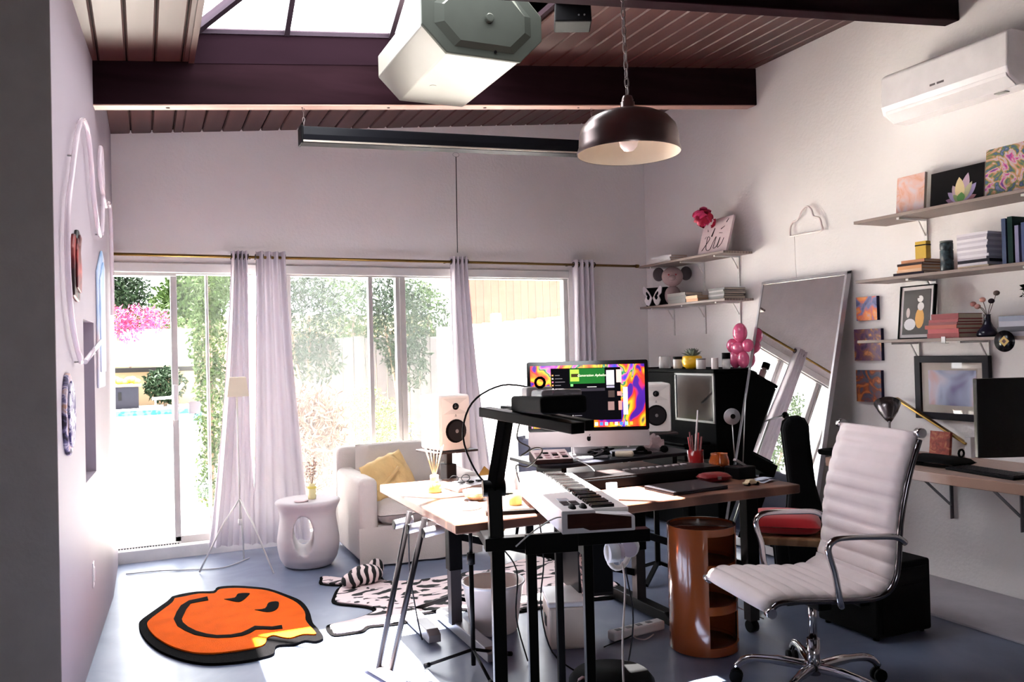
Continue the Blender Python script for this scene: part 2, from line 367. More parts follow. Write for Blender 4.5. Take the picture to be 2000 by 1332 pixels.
win('window_6', 'bright pane between the middle and right curtains', 3.12, 4.1, [(3.14,.03,0),(4.08,.04,0)], [(3.15,4.06,.006)])
struct(G().bx(.43, 4.1, -.02, 0.001, 2.055, 2.125).make('trim_5', white_metal, None, .006), 'white casing board above the sliding doors', 'trim')
# ================================================================ garden outside
patio_m = mat('pale concrete paving', (222,218,210), .8, ns=3, na=.06)
struct(G().bx(-9, 16, .14, 15.2, -.3, -.1).bx(-9, 16, 20.2, 40, -.3, -.08).make('patio', patio_m), 'sunlit pale concrete patio outside', 'patio')
pool = thing('swimming_pool', 'blue swimming pool beyond the open door', 'pool', (0, 17.7, -.1))
G().bx(-9, 4, -2.5, 2.5, -.9, -.08).make('water', mat('pool water', (44,112,136), .7, spec=.0), pool)
G().bx(-9, 4, 2.42, 2.5, -.08, .06).make('tile_band', ramp_mat('pool tile', [(.4,(30,90,130)),(.6,(90,150,180))], .3, 'VORONOI', 9), pool)
G().bx(-9, 4.1, 2.4, 2.9, .06, .1).make('coping', patio_m, pool)
leaf_g = mat('leaf green', (38,54,22), .6, ns=2, na=.3)
leaf_d = mat('leaf dark green', (20,32,18), .6, ns=2, na=.3)
leaf_y = mat('leaf yellow green', (70,82,28), .6, ns=2, na=.25)
leaf_p = mat('bract magenta', (160,34,76), .6, ns=3, na=.2)
leaf_r = mat('grass plume pink', (104,76,62), .7, ns=3, na=.2)
bark = mat('bark', (92,76,62), .9, bump=.5, bs=30)
def leafy(blobs, n, size, seed, droop=.3, aspect=2.2):
    rnd = random.Random(seed); g = G(); tot = sum(b[3]*b[4]*b[5] for b in blobs)
    for b in blobs:
        for _ in range(max(8, int(n*b[3]*b[4]*b[5]/tot))):
            v = Vector((rnd.gauss(0,1), rnd.gauss(0,1), rnd.gauss(0,1))).normalized()*(rnd.random()**.25)
            p = Vector((b[0]+v.x*b[3], b[1]+v.y*b[4], b[2]+v.z*b[5]))
            d = Vector((rnd.uniform(-1,1), rnd.uniform(-1,1), rnd.uniform(-1,1)-droop)).normalized()
            sd = d.orthogonal().normalized(); sd = Quaternion(d, rnd.uniform(0, 6.28)) @ sd; s_ = size*rnd.uniform(.6,1.3)
            nn = d.cross(sd)*s_*.12
            g.add([p, p+d*s_*.5+sd*s_/aspect/2-nn, p+d*s_, p+d*s_*.5-sd*s_/aspect/2-nn], [(0,1,2),(0,2,3)])
    return g
def plant(name, label, cat, loc, blobs, n, size, m, seed, stems=(), group=None, **k):
    t = thing(name, label, cat, loc, 0, group)
    o = leafy(blobs, n, size, seed, **k).make('foliage', m, t); o['kind'] = 'stuff'
    for a, b, r in stems: G().cyl(a, b, r, r*.6, 8).make('stem', bark, t)
    return t
beige = mat('beige render', (110,92,70), .85, ns=1, na=.05)
struct(G().bx(-8, 2.2, 24, 24.3, 1.25, 2.5).make('garden_wall', mat('white render', (236,236,236), .8)), 'white rendered garden wall under the pink flowers', 'wall')
struct(G().bx(-8, 3.2, 23.9, 25, -.1, 1.05).make('terrace_wall', beige), 'beige terrace wall beyond the pool', 'wall')
G_ = G().bx(-8, 3, 23.6, 24.4, 1.05, 1.2).make('terrace_ledge', mat('dark coping', (26,24,24), .7)); struct(G_, 'dark ledge under the white garden wall', 'ledge')
t = thing('outdoor_cabinet', 'grey outdoor cabinet by the pool', 'cabinet', (.05, 22.3, -.1))
G().bx(-.6, .42, -.3, .3, 0, .72).make('body', mat('grey stone', (20,20,27), .7), t, .02)
G().bx(-.66, .5, -.36, .36, .72, .8).make('top', beige, t, .01)
G().bx(-.16, -.07, -.315, -.3, .3, .55).make('vent', black_matte, t)
fl_ = thing('pool_float', 'bright yellow pool float lying on the grey cabinet', 'pool float', (.05, 22.3, .7))
g = G()
for i in range(7): g.ball((-.35+.12*i, .05*math.sin(i*2), .1+.05*math.sin(i*1.7)), (.13,.15,.11), 10, 6)
g.make('cushion', mat('yellow vinyl', (190,176,40), .6), fl_)
for nm, bx_ in (('hedge_shrub', [(0,0,.62,.62,.5,.58)]),):
    plant(nm, 'clipped dark green shrub right of the grey cabinet', 'shrub', (1.25, 22.75, 0), bx_, 1500, .16, leaf_d, 3, [((0,0,-.08),(0,0,.5),.05)])
t = thing('sun_lounger', 'white sun lounger beside the pool', 'lounger', (1.35, 21.6, -.1))
G().prism([(-.5,.3),(.1,.32),(.45,.75),(.4,.8),(.05,.38),(-.5,.36)], -.3, .3, lambda a,b,h: (a,h,b)).make('mattress', white_plastic, t, .01)
for x_ in (-.42, .1): G().bx(x_, x_+.04, -.28, .28, 0, .32).make('leg', white_metal, t)
plant('bougainvillea', 'magenta bougainvillea spilling over the white garden wall', 'flowers', (-.1, 23.5, 2.5), [(-.9,0,.25,.7,.4,.45),(-.2,0,.3,.6,.4,.5),(.6,0,.35,.6,.4,.45),(1.15,0,.3,.4,.35,.4),(.25,-.1,-.15,.4,.2,.35),(-.45,-.1,-.4,.25,.2,.35),(-1.6,0,.2,.6,.4,.4)], 2600, .14, leaf_p, 5, [((0,.1,-.4),(0,0,.4),.05)])
plant('shrub', 'green shrub growing through the pink flowers', 'shrub', (.2, 24.9, 2.2), [(-.6,.1,.5,1.4,.35,.5),(.9,.1,.45,.9,.35,.5)], 1500, .16, leaf_g, 6, [((0,0,-1.15),(0,0,.5),.05)])
plant('conifer', 'dark blue-green conifer far behind the pink flowers', 'tree', (-.9, 31.5, 0), [(0,0,4.6,1.6,1.2,1.6),(.8,0,3.9,1.4,1,1.2),(-.9,0,4.1,1.2,1,1.4)], 5000, .26, leaf_d, 8, [((0,0,0),(0,0,4),.2)])
plant('tree', 'pale green tree beyond the garden wall left of the door post', 'tree', (2.6, 28, 0), [(0,0,4.2,1.3,1.2,1.2),(.8,0,5.2,1.2,1,.9),(-.5,0,3.6,1.2,1,.8)], 3500, .3, leaf_g, 9, [((0,0,0),(0,0,3.8),.16)])
struct(G().bx(-9, 14, 33, 33.4, -.1, 3.4).make('hill', mat('dry hillside', (78,74,56), .9, ns=.8, na=.3)), 'dry hillside far behind the garden', 'hill')
plant('vine_column', 'tall green climbing vine seen through the sliding door', 'vine', (1.2, 1.75, -.1), [(0,0,.45,.15,.2,.35),(.02,0,1.1,.17,.2,.45),(-.02,0,1.7,.17,.2,.45),(.03,0,2.2,.18,.2,.35)], 4200, .055, leaf_g, 11, [((0,0,0),(0,0,2.2),.03)])
# hedge, fence and bushes behind the sofa window
t = thing('board_fence', 'grey weathered board fence behind the hedge', 'fence', (2.4, 4.2, -.1))
fm = mat('weathered grey wood', (66,62,62), .85, ns=6, na=.2, stretch=(1,1,.1))
for i in range(18): G().bx(i*.15, i*.15+.14, 0, .025, .02, 1.75+.01*(i % 3)).make('plank', fm, t, .003)
for z_ in (.4, 1.4): G().bx(0, 2.7, .025, .06, z_, z_+.09).make('rail', fm, t)
struct(G().bx(1.4, 5.2, 6.2, 6.4, -.1, 1.8).make('reflection_wall', beige), 'beige wall added for the room reflection in the dusty pane', 'wall')  # added wall, gives the beige of the room mirrored in the glass
for i, (x_, y_, z_, rx, rz, nm) in enumerate(((2.4,3.4,2.0,.48,.55,'leafy tree seen through the wide dusty pane at its left'),(3.3,4.95,2.1,.48,.52,'leafy tree seen through the wide dusty pane at its right'),(3.55,3.4,1.92,.38,.6,'leafy shrub seen beside the middle curtain'),(4.42,5.0,2.05,.38,.52,'small leafy tree half hidden by the middle curtain'))):
    plant('leafy_tree', nm, 'tree', (x_, y_, -.1), [(0,0,z_,rx,.3,rz),(.1,0,z_-.5,rx*.7,.25,rz*.6),(-.15,.05,z_+.35,rx*.8,.25,rz*.5)], 2600, .085, leaf_d if i % 2 == 0 else leaf_g, 20+i, [((0,0,0),(.03,0,z_),.035),((0,0,.6),(-.2,0,z_),.02)], aspect=3.2)
plant('round_bush', 'round yellow-green bush under the fence', 'bush', (2.82, 2.3, -.1), [(0,0,.6,.42,.4,.6),(.2,0,.55,.35,.3,.5)], 3800, .05, leaf_y, 31, [((0,0,0),(0,0,.5),.03)], aspect=3.5)
plant('fountain_grass', 'pinkish fountain grass left of the round bush', 'grass', (2.1, 1.7, -.1), [(0,0,.65,.33,.3,.5),(-.15,0,.95,.2,.2,.25),(.15,0,.9,.2,.2,.3)], 2600, .13, leaf_r, 32, [((0,0,0),(0,0,.4),.02)], droop=-.6, aspect=9)
plant('low_bush', 'pale green bush below the fountain grass', 'bush', (2.55, 1.2, -.1), [(0,0,.36,.36,.26,.38)], 2600, .05, leaf_y, 33, [((0,0,0),(0,0,.3),.03)], aspect=3)
vin = mat('white vinyl', (240,240,242), .5)
t = thing('vinyl_fence', 'white vinyl fence outside the right window', 'fence', (4.1, 3.6, -.1))
for i in range(20): G().bx(i*.16, i*.16+.155, 0, .03, 0, 1.86+.012*i).make('panel', vin, t)
for x_ in (.78, 1.95, 3.1): G().bx(x_, x_+.12, -.03, .09, 0, 1.98+.07*x_).make('post', vin, t, .02)
t = thing('cedar_fence', 'tall red-brown cedar fence above the white vinyl fence', 'fence', (5.35, 6.4, -.1))
cd = mat('cedar', (92,42,26), .8, ns=5, na=.18, stretch=(1,1,.1))
for i in range(26): G().bx(i*.14, i*.14+.134, 0, .02, 0, 3.0+.01*(i % 2)).make('plank', cd, t)
# ================================================================ window side of the room
RUG_OUT= [(0.762,-1.139),(0.822,-1.111),(0.903,-1.106),(0.993,-1.143),(1.024,-1.066),(1.112,-1.080),(1.210,-1.157),(1.303,-1.261),(1.381,-1.443),(1.435,-1.612),(1.443,-1.820),(1.423,-2.031),(1.428,-2.129),(1.431,-2.253),(1.421,-2.306),(1.381,-2.328),(1.336,-2.289),(1.279,-2.315),(1.214,-2.294),(1.189,-2.321),(1.174,-2.394),(1.130,-2.422),(1.024,-2.429),(0.909,-2.399),(0.834,-2.345),(0.761,-2.250),(0.685,-2.105),(0.631,-1.938),(0.598,-1.772),(0.584,-1.607),(0.597,-1.531),(0.633,-1.447),(0.700,-1.301),(0.735,-1.224)]
RUG_IN= [(0.774,-1.217),(0.828,-1.207),(0.909,-1.190),(0.992,-1.228),(1.028,-1.152),(1.114,-1.170),(1.201,-1.236),(1.284,-1.325),(1.353,-1.490),(1.402,-1.662),(1.413,-1.851),(1.393,-1.993),(1.395,-2.108),(1.402,-2.219),(1.393,-2.244),(1.340,-2.215),(1.275,-2.239),(1.236,-2.203),(1.204,-2.156),(1.170,-2.182),(1.151,-2.258),(1.113,-2.292),(1.022,-2.297),(0.910,-2.277),(0.825,-2.219),(0.750,-2.111),(0.688,-1.966),(0.648,-1.826),(0.625,-1.673),(0.637,-1.581),(0.698,-1.440),(0.757,-1.305)]
RUG_MOUTH_L= [(0.950,-1.285),(0.900,-1.303),(0.848,-1.316),(0.801,-1.395),(0.774,-1.516),(0.756,-1.636),(0.769,-1.773),(0.802,-1.873),(0.843,-1.964),(0.893,-2.027),(0.942,-2.070),(1.008,-2.097),(1.061,-2.100),(1.101,-2.076),(1.134,-2.035),(1.170,-2.048),(1.211,-2.077),(1.260,-2.086)]
RUG_MOUTH_R= [(0.950,-1.366),(0.901,-1.372),(0.854,-1.383),(0.826,-1.481),(0.807,-1.587),(0.795,-1.657),(0.798,-1.725),(0.819,-1.813),(0.854,-1.905),(0.899,-1.978),(0.945,-2.028),(1.011,-2.054),(1.062,-2.048),(1.097,-2.016),(1.136,-1.973),(1.176,-2.001),(1.217,-2.029),(1.265,-2.029)]
RUG_EYES=[ [(1.034,-1.388),(1.093,-1.390),(1.120,-1.316),(1.179,-1.337),(1.169,-1.384),(1.124,-1.477),(1.094,-1.480)] , [(1.170,-1.689),(1.225,-1.690),(1.258,-1.590),(1.309,-1.599),(1.294,-1.703),(1.264,-1.758),(1.226,-1.762)] ]
HIDE= [(1.626,-1.181),(1.644,-1.122),(1.711,-1.154),(1.764,-1.217),(1.829,-1.226),(1.850,-1.307),(1.912,-1.217),(1.971,-1.120),(2.004,-1.130),(2.009,-1.244),(1.987,-1.398),(2.073,-1.473),(2.199,-1.504),(2.343,-1.489),(2.448,-1.493),(2.535,-1.471),(2.623,-1.506),(2.758,-1.449),(2.863,-1.401),(3.034,-1.362),(3.216,-1.467),(3.287,-1.694),(3.200,-2.037),(3.222,-2.152),(3.172,-2.296),(3.067,-2.410),(2.892,-2.389),(2.731,-2.386),(2.575,-2.382),(2.428,-2.369),(2.254,-2.254),(2.160,-2.181),(1.924,-2.173),(1.868,-2.259),(1.757,-2.255),(1.678,-2.239),(1.633,-2.287),(1.557,-2.290),(1.485,-2.277),(1.468,-2.207),(1.475,-2.120),(1.510,-2.083),(1.639,-2.057),(1.754,-1.989),(1.755,-1.916),(1.691,-1.838),(1.618,-1.765),(1.594,-1.696),(1.614,-1.615),(1.673,-1.455),(1.727,-1.384),(1.701,-1.383),(1.607,-1.291)]
# curtain rod
t = thing('curtain_rod', 'thin brass curtain rod above the sliding doors', 'curtain rod', (0, -.09, 2.172))
G().cyl((.45,0,0), (4.77,0,0), .011, n=12).make('rod', brass, t)
G().cyl((4.755,0,0), (4.785,0,0), .016, n=12).make('finial', brass, t)
for x_ in (1.375, 2.93, 4.08): G().bar((x_,0,0), (x_,.088,.0), .012, .012).make('bracket', black_metal, t)
curt = cloth_mat('white curtain cloth', (226,219,226), .036)
def curtain(label, xt, xb, n, zb, seed, y=-.105):
    rnd = random.Random(seed); ph = rnd.uniform(0, 6); am = [rnd.uniform(.7,1.3) for _ in range(n+2)]
    t = thing('curtain', label, 'curtain', ((xt[0]+xt[1])/2, y, 0), 0, 'white curtains on the brass rod')
    cx = t.location.x
    def fn(u, v):
        e = v**1.4; x = xt[0]+(xt[1]-xt[0])*u; xb_ = xb[0]+(xb[1]-xb[0])*u
        k = u*n; a = .038*(1-.25*v)*am[int(k)]
        yy = a*math.sin(2*PI*k+ph) + .010*math.sin(7*v+u*5)*v
        x = x+(xb_-x)*e + .008*math.sin(2*PI*k*2+3*v)*v
        return (x-cx, yy-.02*v, 2.215+(zb-2.215)*v)
    G().grid(fn, n*10, 24).make('cloth', curt, t)
    for i in range(n+1):
        u = i/n; x = xt[0]+(xt[1]-xt[0])*u-cx
        G().tube([(x, .0+.026*math.cos(q*PI/6)*0+.0, 0) for q in range(2)], .001, 4) if False else None
        G().tube([(x+.003*math.sin(q*PI/5), .005+.021*math.cos(q*PI/5), 2.172+.021*math.sin(q*PI/5)) for q in range(10)], .004, 5, closed=True).make('grommet', mat('dark grommet', (60,54,52), .4, .7), t)
    return t
curtain('white curtain gathered behind the small tripod lamp', (1.235,1.352), (1.04,1.36), 4, .055, 1)
curtain('white curtain flaring out left of the sofa window', (1.405,1.62), (1.335,1.76), 4, .04, 2, -.11)
curtain('white curtain swept to the right between the two windows', (2.958,3.10), (2.955,3.31), 4, .03, 3)
curtain('white curtain at the right end of the rod', (4.1,4.31), (4.06,4.33), 4, .03, 4)
# tripod lamp
t = thing('tripod_lamp', 'slim white tripod floor lamp with small cream shade before the curtain', 'floor lamp', (1.215, -.55, 0))
lm = mat('cream enamel', (226,214,190), .5)
G().cyl((0,0,.30), (-.005,0,1.16), .006, n=8).make('pole', white_metal, t)
for p in ((-.27,-.05,.006), (.17,-.33,.006), (.04,.2,.006)):
    G().tube([(p[0]*.0, p[1]*.0, .46), (p[0]*.42, p[1]*.42, .30), p], .006, 8).make('leg', white_metal, t)
G().cyl((0,0,.28), (0,0,.32), .014, n=10).make('hub', white_metal, t)
vs = [(-.055,-.05,1.29),(.05,-.05,1.29),(.05,.05,1.29),(-.055,.05,1.29),(-.072,-.065,1.16),(.066,-.065,1.16),(.066,.065,1.16),(-.072,.065,1.16)]
G().add(vs, [(0,1,2,3),(0,4,5,1),(1,5,6,2),(2,6,7,3),(3,7,4,0)]).make('shade', lm, t, .004, solid=.006)
cable('lamp_cord', 'thin white lamp cord trailing along the floor to the left wall', [(1.29,-.36,.006),(1.1,-.55,.006),(.9,-.5,.006),(.7,-.42,.006),(.5,-.4,.006)], .004, mat('grey cord', (190,186,192), .5))
# sculptural side table
body = G().lathe([(.0,.0),(.12,.0),(.15,.012),(.178,.06),(.192,.13),(.193,.19),(.182,.27),(.174,.34),(.178,.38),(.195,.415),(.203,.435),(.2,.447),(.19,.452),(0,.452)], 48, sx=1, sy=.93)
stone_w = mat('white matte plaster', (206,199,202), .8, ns=5, na=.02)
sd_ = thing('side_table', 'white sculptural pedestal table with an oval hole, left of the sofa', 'side table', (1.635, -.76, 0), -.18); sd_.scale = (1.07, 1.07, 1)
bo = body.make('pedestal', stone_w, sd_, merge=True)
ct = G().tube([(-.03+.0*k, -.5+k*.1, .235) for k in range(11)], 1, 28)
ct.v = [(-.03+(v[0]+.03)*.062, v[1], .235+(v[2]-.235)*.128) for v in ct.v]
co = ct.make('hole_cutter', stone_w); co.parent = sd_
md = bo.modifiers.new('hole', 'BOOLEAN'); md.object = co; md.solver = 'EXACT'
md = bo.modifiers.new('re', 'REMESH'); md.mode = 'VOXEL'; md.voxel_size = .008; md.use_smooth_shade = True
md = bo.modifiers.new('sm', 'SMOOTH'); md.iterations = 7; md.factor = .6
bpy.context.view_layer.update(); bake(bo); bpy.data.objects.remove(co)
t = thing('bud_vase', 'small yellow glass bottle with dried sprigs on the white pedestal table', 'vase', (1.66, -.79, .4535))
G().lathe([(0,0),(.026,0),(.028,.02),(.027,.06),(.02,.085),(.022,.1),(.017,.105),(.0,.1)], 20).make('bottle', mat('cream yellow glass', (236,226,170), .2, coat=.4), t)
G().lathe([(.027,.07),(.03,.072),(.03,.082),(.024,.085)], 20).make('band', mat('yellow label', (232,214,110), .5), t)
rnd = random.Random(4)
for i in range(6):
    e = (rnd.uniform(-.07,.04), rnd.uniform(-.03,.03), rnd.uniform(.18,.3))
    st = G().tube([(0,0,.08),(e[0]*.4,e[1]*.4,.16),e], .0016, 5)
    st.make('stem', mat('dried stem', (146,120,96), .8), t)
    q = G()
    for k in range(5): q.ball((e[0]*(.5+.1*k)+rnd.uniform(-.012,.012), e[1]*(.5+.1*k), .08+(e[2]-.08)*(.5+.12*k)), .006, 8, 5)
    q.make('bud', mat('dried bud', (188,160,150), .8), t)
tag(G().lathe([(0,0),(.045,0),(.047,.004),(.044,.008),(0,.006)], 24, (1.575,-.86,.4535)).make('coaster', mat('dusty pink ceramic', (206,178,180), .5)), 'small dusty pink dish on the white pedestal table', 'dish')
# armchair
linen = mat('white slipcover linen', (206,196,190), .9, ns=6, na=.03, bump=.25, bs=120, sheen=.2)
sf = thing('slipcovered_armchair', 'white slipcovered armchair under the window', 'armchair', (2.35, -.64, 0), .0)
hw = .43
def soft(g, nm, bev, seg=5): 
    o = g.make(nm, linen, sf, bev, seg)
    for p in o.data.polygons: p.use_smooth = True
    return o
soft(G().bx(-hw, hw, .24, .44, .03, .74), 'backrest', .05)
soft(G().bx(-hw, -hw+.13, -.42, .3, .03, .595), 'armrest', .045)
soft(G().bx(hw-.13, hw, -.42, .3, .03, .58), 'armrest', .045)
soft(G().bx(-hw+.12, hw-.12, -.38, .3, .03, .27), 'seat_base', .02)
g = G()
def skirt(u, v):
    x = -hw-.008+(2*hw+.016)*u; return (x, -.425-.012*math.sin(u*23)*v-.006*v, .27-.255*v)
soft(G().grid(skirt, 40, 6), 'skirt', 0)
soft(G().pillow((0,-.07,.335), (2*hw-.25,.72,.2), None, .3, 16), 'seat_cushion', 0)
soft(G().pillow((-.01,.15,.585), (.62,.38,.22), rot('X', 1.3), .4, 14), 'back_cushion', 0)
must = mat('mustard linen', (226,190,130), .9, bump=.3, bs=70, sheen=.2)
t = thing('knot_cushion', 'mustard cushion with gathered pleats on the armchair', 'cushion', (2.19, -.8, .46))
q = G().pillow((0,0,.1), (.34,.3,.13), rot('X',1.2) @ rot('Z',.35), .5, 18)
q.v = [(v[0], v[1]+.008*math.sin(v[0]*60+v[2]*70), v[2]+.004*math.sin(v[0]*80)) for v in q.v]
q.make('cover', must, t)
G().tube(smoothpts([(-.12,-.06,.0),(-.02,-.085,.09),(.06,-.06,.17)]), .014, 8).make('pleat', must, t)
t = thing('floor_cushion', 'tan cushion leaning on the right side of the armchair', 'cushion', (2.94, -.86, 0))
G().pillow((0,0,.3), (.42,.42,.16), rot('Z',.3) @ rot('X',1.35) @ rot('Z',.785), .45, 16).make('cover', mat('ochre linen', (196,140,66), .9, bump=.3, bs=70), t)
# orange rug
pile_o = mat('orange pile', (252,104,14), .95, ns=9, na=.1, bump=.9, bs=260, spec=.1)
pile_k = mat('black pile', (7,6,7), .95, ns=60, na=.3, bump=.9, bs=260, spec=.05)
rg = thing('face_rug', 'wavy orange rug with a black outlined grin on the floor', 'rug', (1.0, -1.75, 0))
L_ = lambda P: [(a-1.0, b+1.75) for a, b in P]
def sm2(P): return [(v.x, v.y) for v in smoothpts([(a, b, 0) for a, b in P]+[(P[0][0], P[0][1], 0)], 3)[:-1]]
def flat(P, z0, z1, nm, m, bev=.004):
    bm = bmesh.new(); vs = [bm.verts.new((a, b, z0)) for a, b in P]; f = bm.faces.new(vs)
    if f.normal.z < 0: f.normal_flip()
    bmesh.ops.triangulate(bm, faces=[f]); r = bmesh.ops.extrude_face_region(bm, geom=bm.faces[:])
    for v in [e for e in r['geom'] if isinstance(e, bmesh.types.BMVert)]: v.co.z = z1
    bmesh.ops.recalc_face_normals(bm, faces=bm.faces[:])
    me = bpy.data.meshes.new(nm); bm.to_mesh(me); bm.free(); me.materials.append(m); o = bpy.data.objects.new(nm, me); COL.objects.link(o); o.parent = rg_par; return o
rg_par = rg
flat(sm2(L_(RUG_OUT)), 0.001, .014, 'border', pile_k); flat(sm2(L_(RUG_IN)), .012, .022, 'field', pile_o)
ML, MR = L_(RUG_MOUTH_L), L_(RUG_MOUTH_R); nm_ = len(ML)
G().add([(a, b, .025) for a, b in ML]+[(a, b, .025) for a, b in MR]+[(a, b, .02) for a, b in ML]+[(a, b, .02) for a, b in MR], [(i, nm_+i, nm_+i+1, i+1) for i in range(nm_-1)]+[(i, i+1, 2*nm_+i+1, 2*nm_+i) for i in range(nm_-1)]+[(nm_+i+1, nm_+i, 3*nm_+i, 3*nm_+i+1) for i in range(nm_-1)]).make('mouth', pile_k, rg)
for e in RUG_EYES: flat(sm2(L_(e)), .02, .025, 'eye', pile_k)
# animal hide rug
hide_m = ramp_mat('black and pink-white hide', [(.0,(14,12,14)),(.43,(16,14,16)),(.45,(226,206,208)),(1,(234,216,214))], .9, 'NOISE', 5.2, 1.8, 1.5, bump=.3, stretch=(1,1.5,1))
hr = thing('hide_rug', 'black and white patterned animal shaped rug under the desk', 'rug', (2.3, -1.8, 0)); rg_par = hr
HL = [(a-2.3, b+1.8) for a, b in HIDE]
flat(sm2(HL), .001, .007, 'backing', pile_k)
cx_, cy_ = 0, 0
def inset(P, d):
    n = len(P); A = sum(P[i][0]*P[(i+1) % n][1]-P[(i+1) % n][0]*P[i][1] for i in range(n)); s_ = 1 if A > 0 else -1; out = []
    for i in range(n):
        a, b, c = Vector(P[i-1]), Vector(P[i]), Vector(P[(i+1) % n]); t1 = (b-a).normalized(); t2 = (c-b).normalized()
        nn = Vector((-(t1.y+t2.y), t1.x+t2.x)); nn = nn.normalized() if nn.length > 1e-6 else Vector((0,0))
        out.append((b.x+nn.x*d*s_, b.y+nn.y*d*s_))
    return out
flat(sm2(inset(HL, .022)), .006, .014, 'hide', hide_m)
t = hr
q = G()
for c, r in (((0,0,.05),(.11,.09,.06)),((.1,.12,.055),(.05,.045,.055)),((-.1,-.05,.04),(.06,.06,.045))): q.ball((c[0]-.44, c[1]+.38, c[2]+.012), r, 16, 10)
q.make('stuffed_head', ramp_mat('striped head hide', [(.0,(14,12,14)),(.5,(16,14,16)),(.53,(220,200,200)),(1,(226,208,206))], .9, 'WAVE', 7, 6, 2), hr)
# ================================================================ main desk and what stands on it
oak = ramp_mat('warm oak', [(.2,(82,48,37)),(.5,(102,63,48)),(.8,(122,81,64))], .45, 'WAVE', 2.2, 6, 4, stretch=(.5,7,1))
DZ = .75
ds = thing('standing_desk', 'long wooden standing desk with black steel legs in the middle of the room', 'desk', (2.6, -2.87, 0))
G().bx(-.87, .88, -.56, .57, DZ-.042, DZ).make('tabletop', oak, ds, .006)
G().bx(-.7, .7, -.3, -.22, DZ-.085, DZ-.042).make('rail', black_metal, ds)
G().bx(-.7, .7, .3, .38, DZ-.085, DZ-.042).make('rail', black_metal, ds)
for x_, y_ in ((-.56,.33),(.46,.22),(.76,-.33)):
    l = G().bx(x_-.035, x_+.035, y_-.03, y_+.03, .33, DZ-.05).make('leg', black_metal, ds, .004)
    G().bx(x_-.028, x_+.028, y_-.024, y_+.024, .06, .36).make('inner_leg', mat('dark grey metal', (60,56,58), .4), l)
for x_, y0, y1 in ((-.54,-.12,.6),(-.7,.24,.64),(.46,-.1,.5)):
    G().prism([(y0,.012),(y0,.05),(y0+.04,.07),(y1-.04,.07),(y1,.05),(y1,.012)], x_-.032, x_+.032, lambda a,b,h: (h,a,b)).make('foot', mat('satin grey metal', (120,116,118), .35, .3) if x_ < 0 else black_metal, ds, .004)
G().bar((-.56,.33,.5), (.46,.22,.2), .012, .035).make('brace', black_metal, ds)
G().bar((.2,.1,.52), (.76,-.33,.32), .012, .035).make('brace', black_metal, ds)
c = G().cyl((.74,-.33,.03), (.78,-.33,.03), .03, n=14).cyl((.76,-.33,.03), (.76,-.33,.08), .012, n=8).make('caster', black_plastic, ds)
# slanted trestle at the left end
tr = thing('trestle', 'slim slanted trestle legs with a foot bar at the left end of the desk', 'trestle', (1.6, -2.95, 0))
tb = mat('silver black tube', (40,37,39), .3, .5)
for a, b in (((.09,-.0,.725),(-.055,.055,.03)), ((.105,-.17,.725),(-.015,-.0,.03))): G().cyl(a, b, .0125, n=12).make('leg', tb, tr)
G().cyl((-.075,.17,.03), (.0,-.12,.03), .024, n=14).make('foot_bar', mat('pale lilac tube', (206,190,196), .4), tr)
for a in ((.06,.03,.728), (.085,-.09,.728), (.12,-.2,.728)): 
    k = G().cyl((a[0]-.03,a[1],a[2]-.06), (a[0]+.05,a[1]-.02,a[2]-.045), .02, n=14).make('clamp', mat('silver clamp', (196,190,196), .35, .3), tr)
    G().cyl((a[0]-.032,a[1],a[2]-.06), (a[0]-.036,a[1],a[2]-.06), .021, n=14).make('end_cap', black_plastic, k)
# monitor riser
rs = thing('monitor_riser', 'black raised shelf on the desk under the computer', 'riser', (2.93, -2.53, DZ))
pts = [(-.47,.22),(-.47,-.13)]+[(-.35-.12*math.cos(a*PI/12), -.13-.1*math.sin(a*PI/12)) for a in range(1,7)]+[(.44,-.17),(.5,-.1),(.5,.22)]
G().prism(pts, .07, .088).make('shelf', mat('graphite laminate', (36,36,42), .35), rs, .004)
for x_ in (-.3, .4): G().bx(x_-.015, x_+.015, -.1, .2, 0, .07).make('support', black_metal, rs)
RZ = DZ+.0885
# all-in-one computer
im = thing('desktop_computer', 'large silver all-in-one desktop computer with a colourful screen', 'computer', (2.82, -2.56, RZ), -.43)
sil = mat('silver aluminium', (176,170,174), .35, .75)
BH = .06
def mon(z): return z+BH
scr = G()
fr = lambda a, b, h: (a, h, b)
def rrect(x0, x1, z0, z1, r, n=4):
    o = []
    for cx, cz, a0 in ((x1-r, z1-r, 0), (x0+r, z1-r, PI/2), (x0+r, z0+r, PI), (x1-r, z0+r, 1.5*PI)):
        o += [(cx+r*math.cos(a0+k*PI/2/n), cz+r*math.sin(a0+k*PI/2/n)) for k in range(n+1)]
    return o
G().prism(rrect(-.325, .325, BH, BH+.086, .008), -.045, -.028, fr).make('chin', sil, im)
bz = G().prism(rrect(-.325, .325, BH+.084, BH+.46, .012), -.047, -.028, fr).make('bezel', mat('black glass', (8,7,9), .1), im)
G().prism(rrect(-.29, .29, BH+.02, BH+.43, .03), -.029, .02, fr).make('rear_shell', sil, im, .02, 3)
G().prism([(.02,.0),(.02,.012),(.12,.012),(.16,.15),(.06,.3),(.04,.3),(.13,.14),(.1,.0)], -.09, .09, lambda a,b,h: (h, a-.06, b)).make('stand_foot', sil, im)
G().bx(-.1, .1, -.06, .12, 0, .008).make('foot_plate', sil, im, .003)
ap = [(0,.011),(.006,.013),(.011,.009),(.0085,.002),(.010,-.004),(.007,-.011),(.003,-.0135),(0,-.012),(-.003,-.0135),(-.007,-.011),(-.0115,-.003),(-.011,.007),(-.006,.013)]
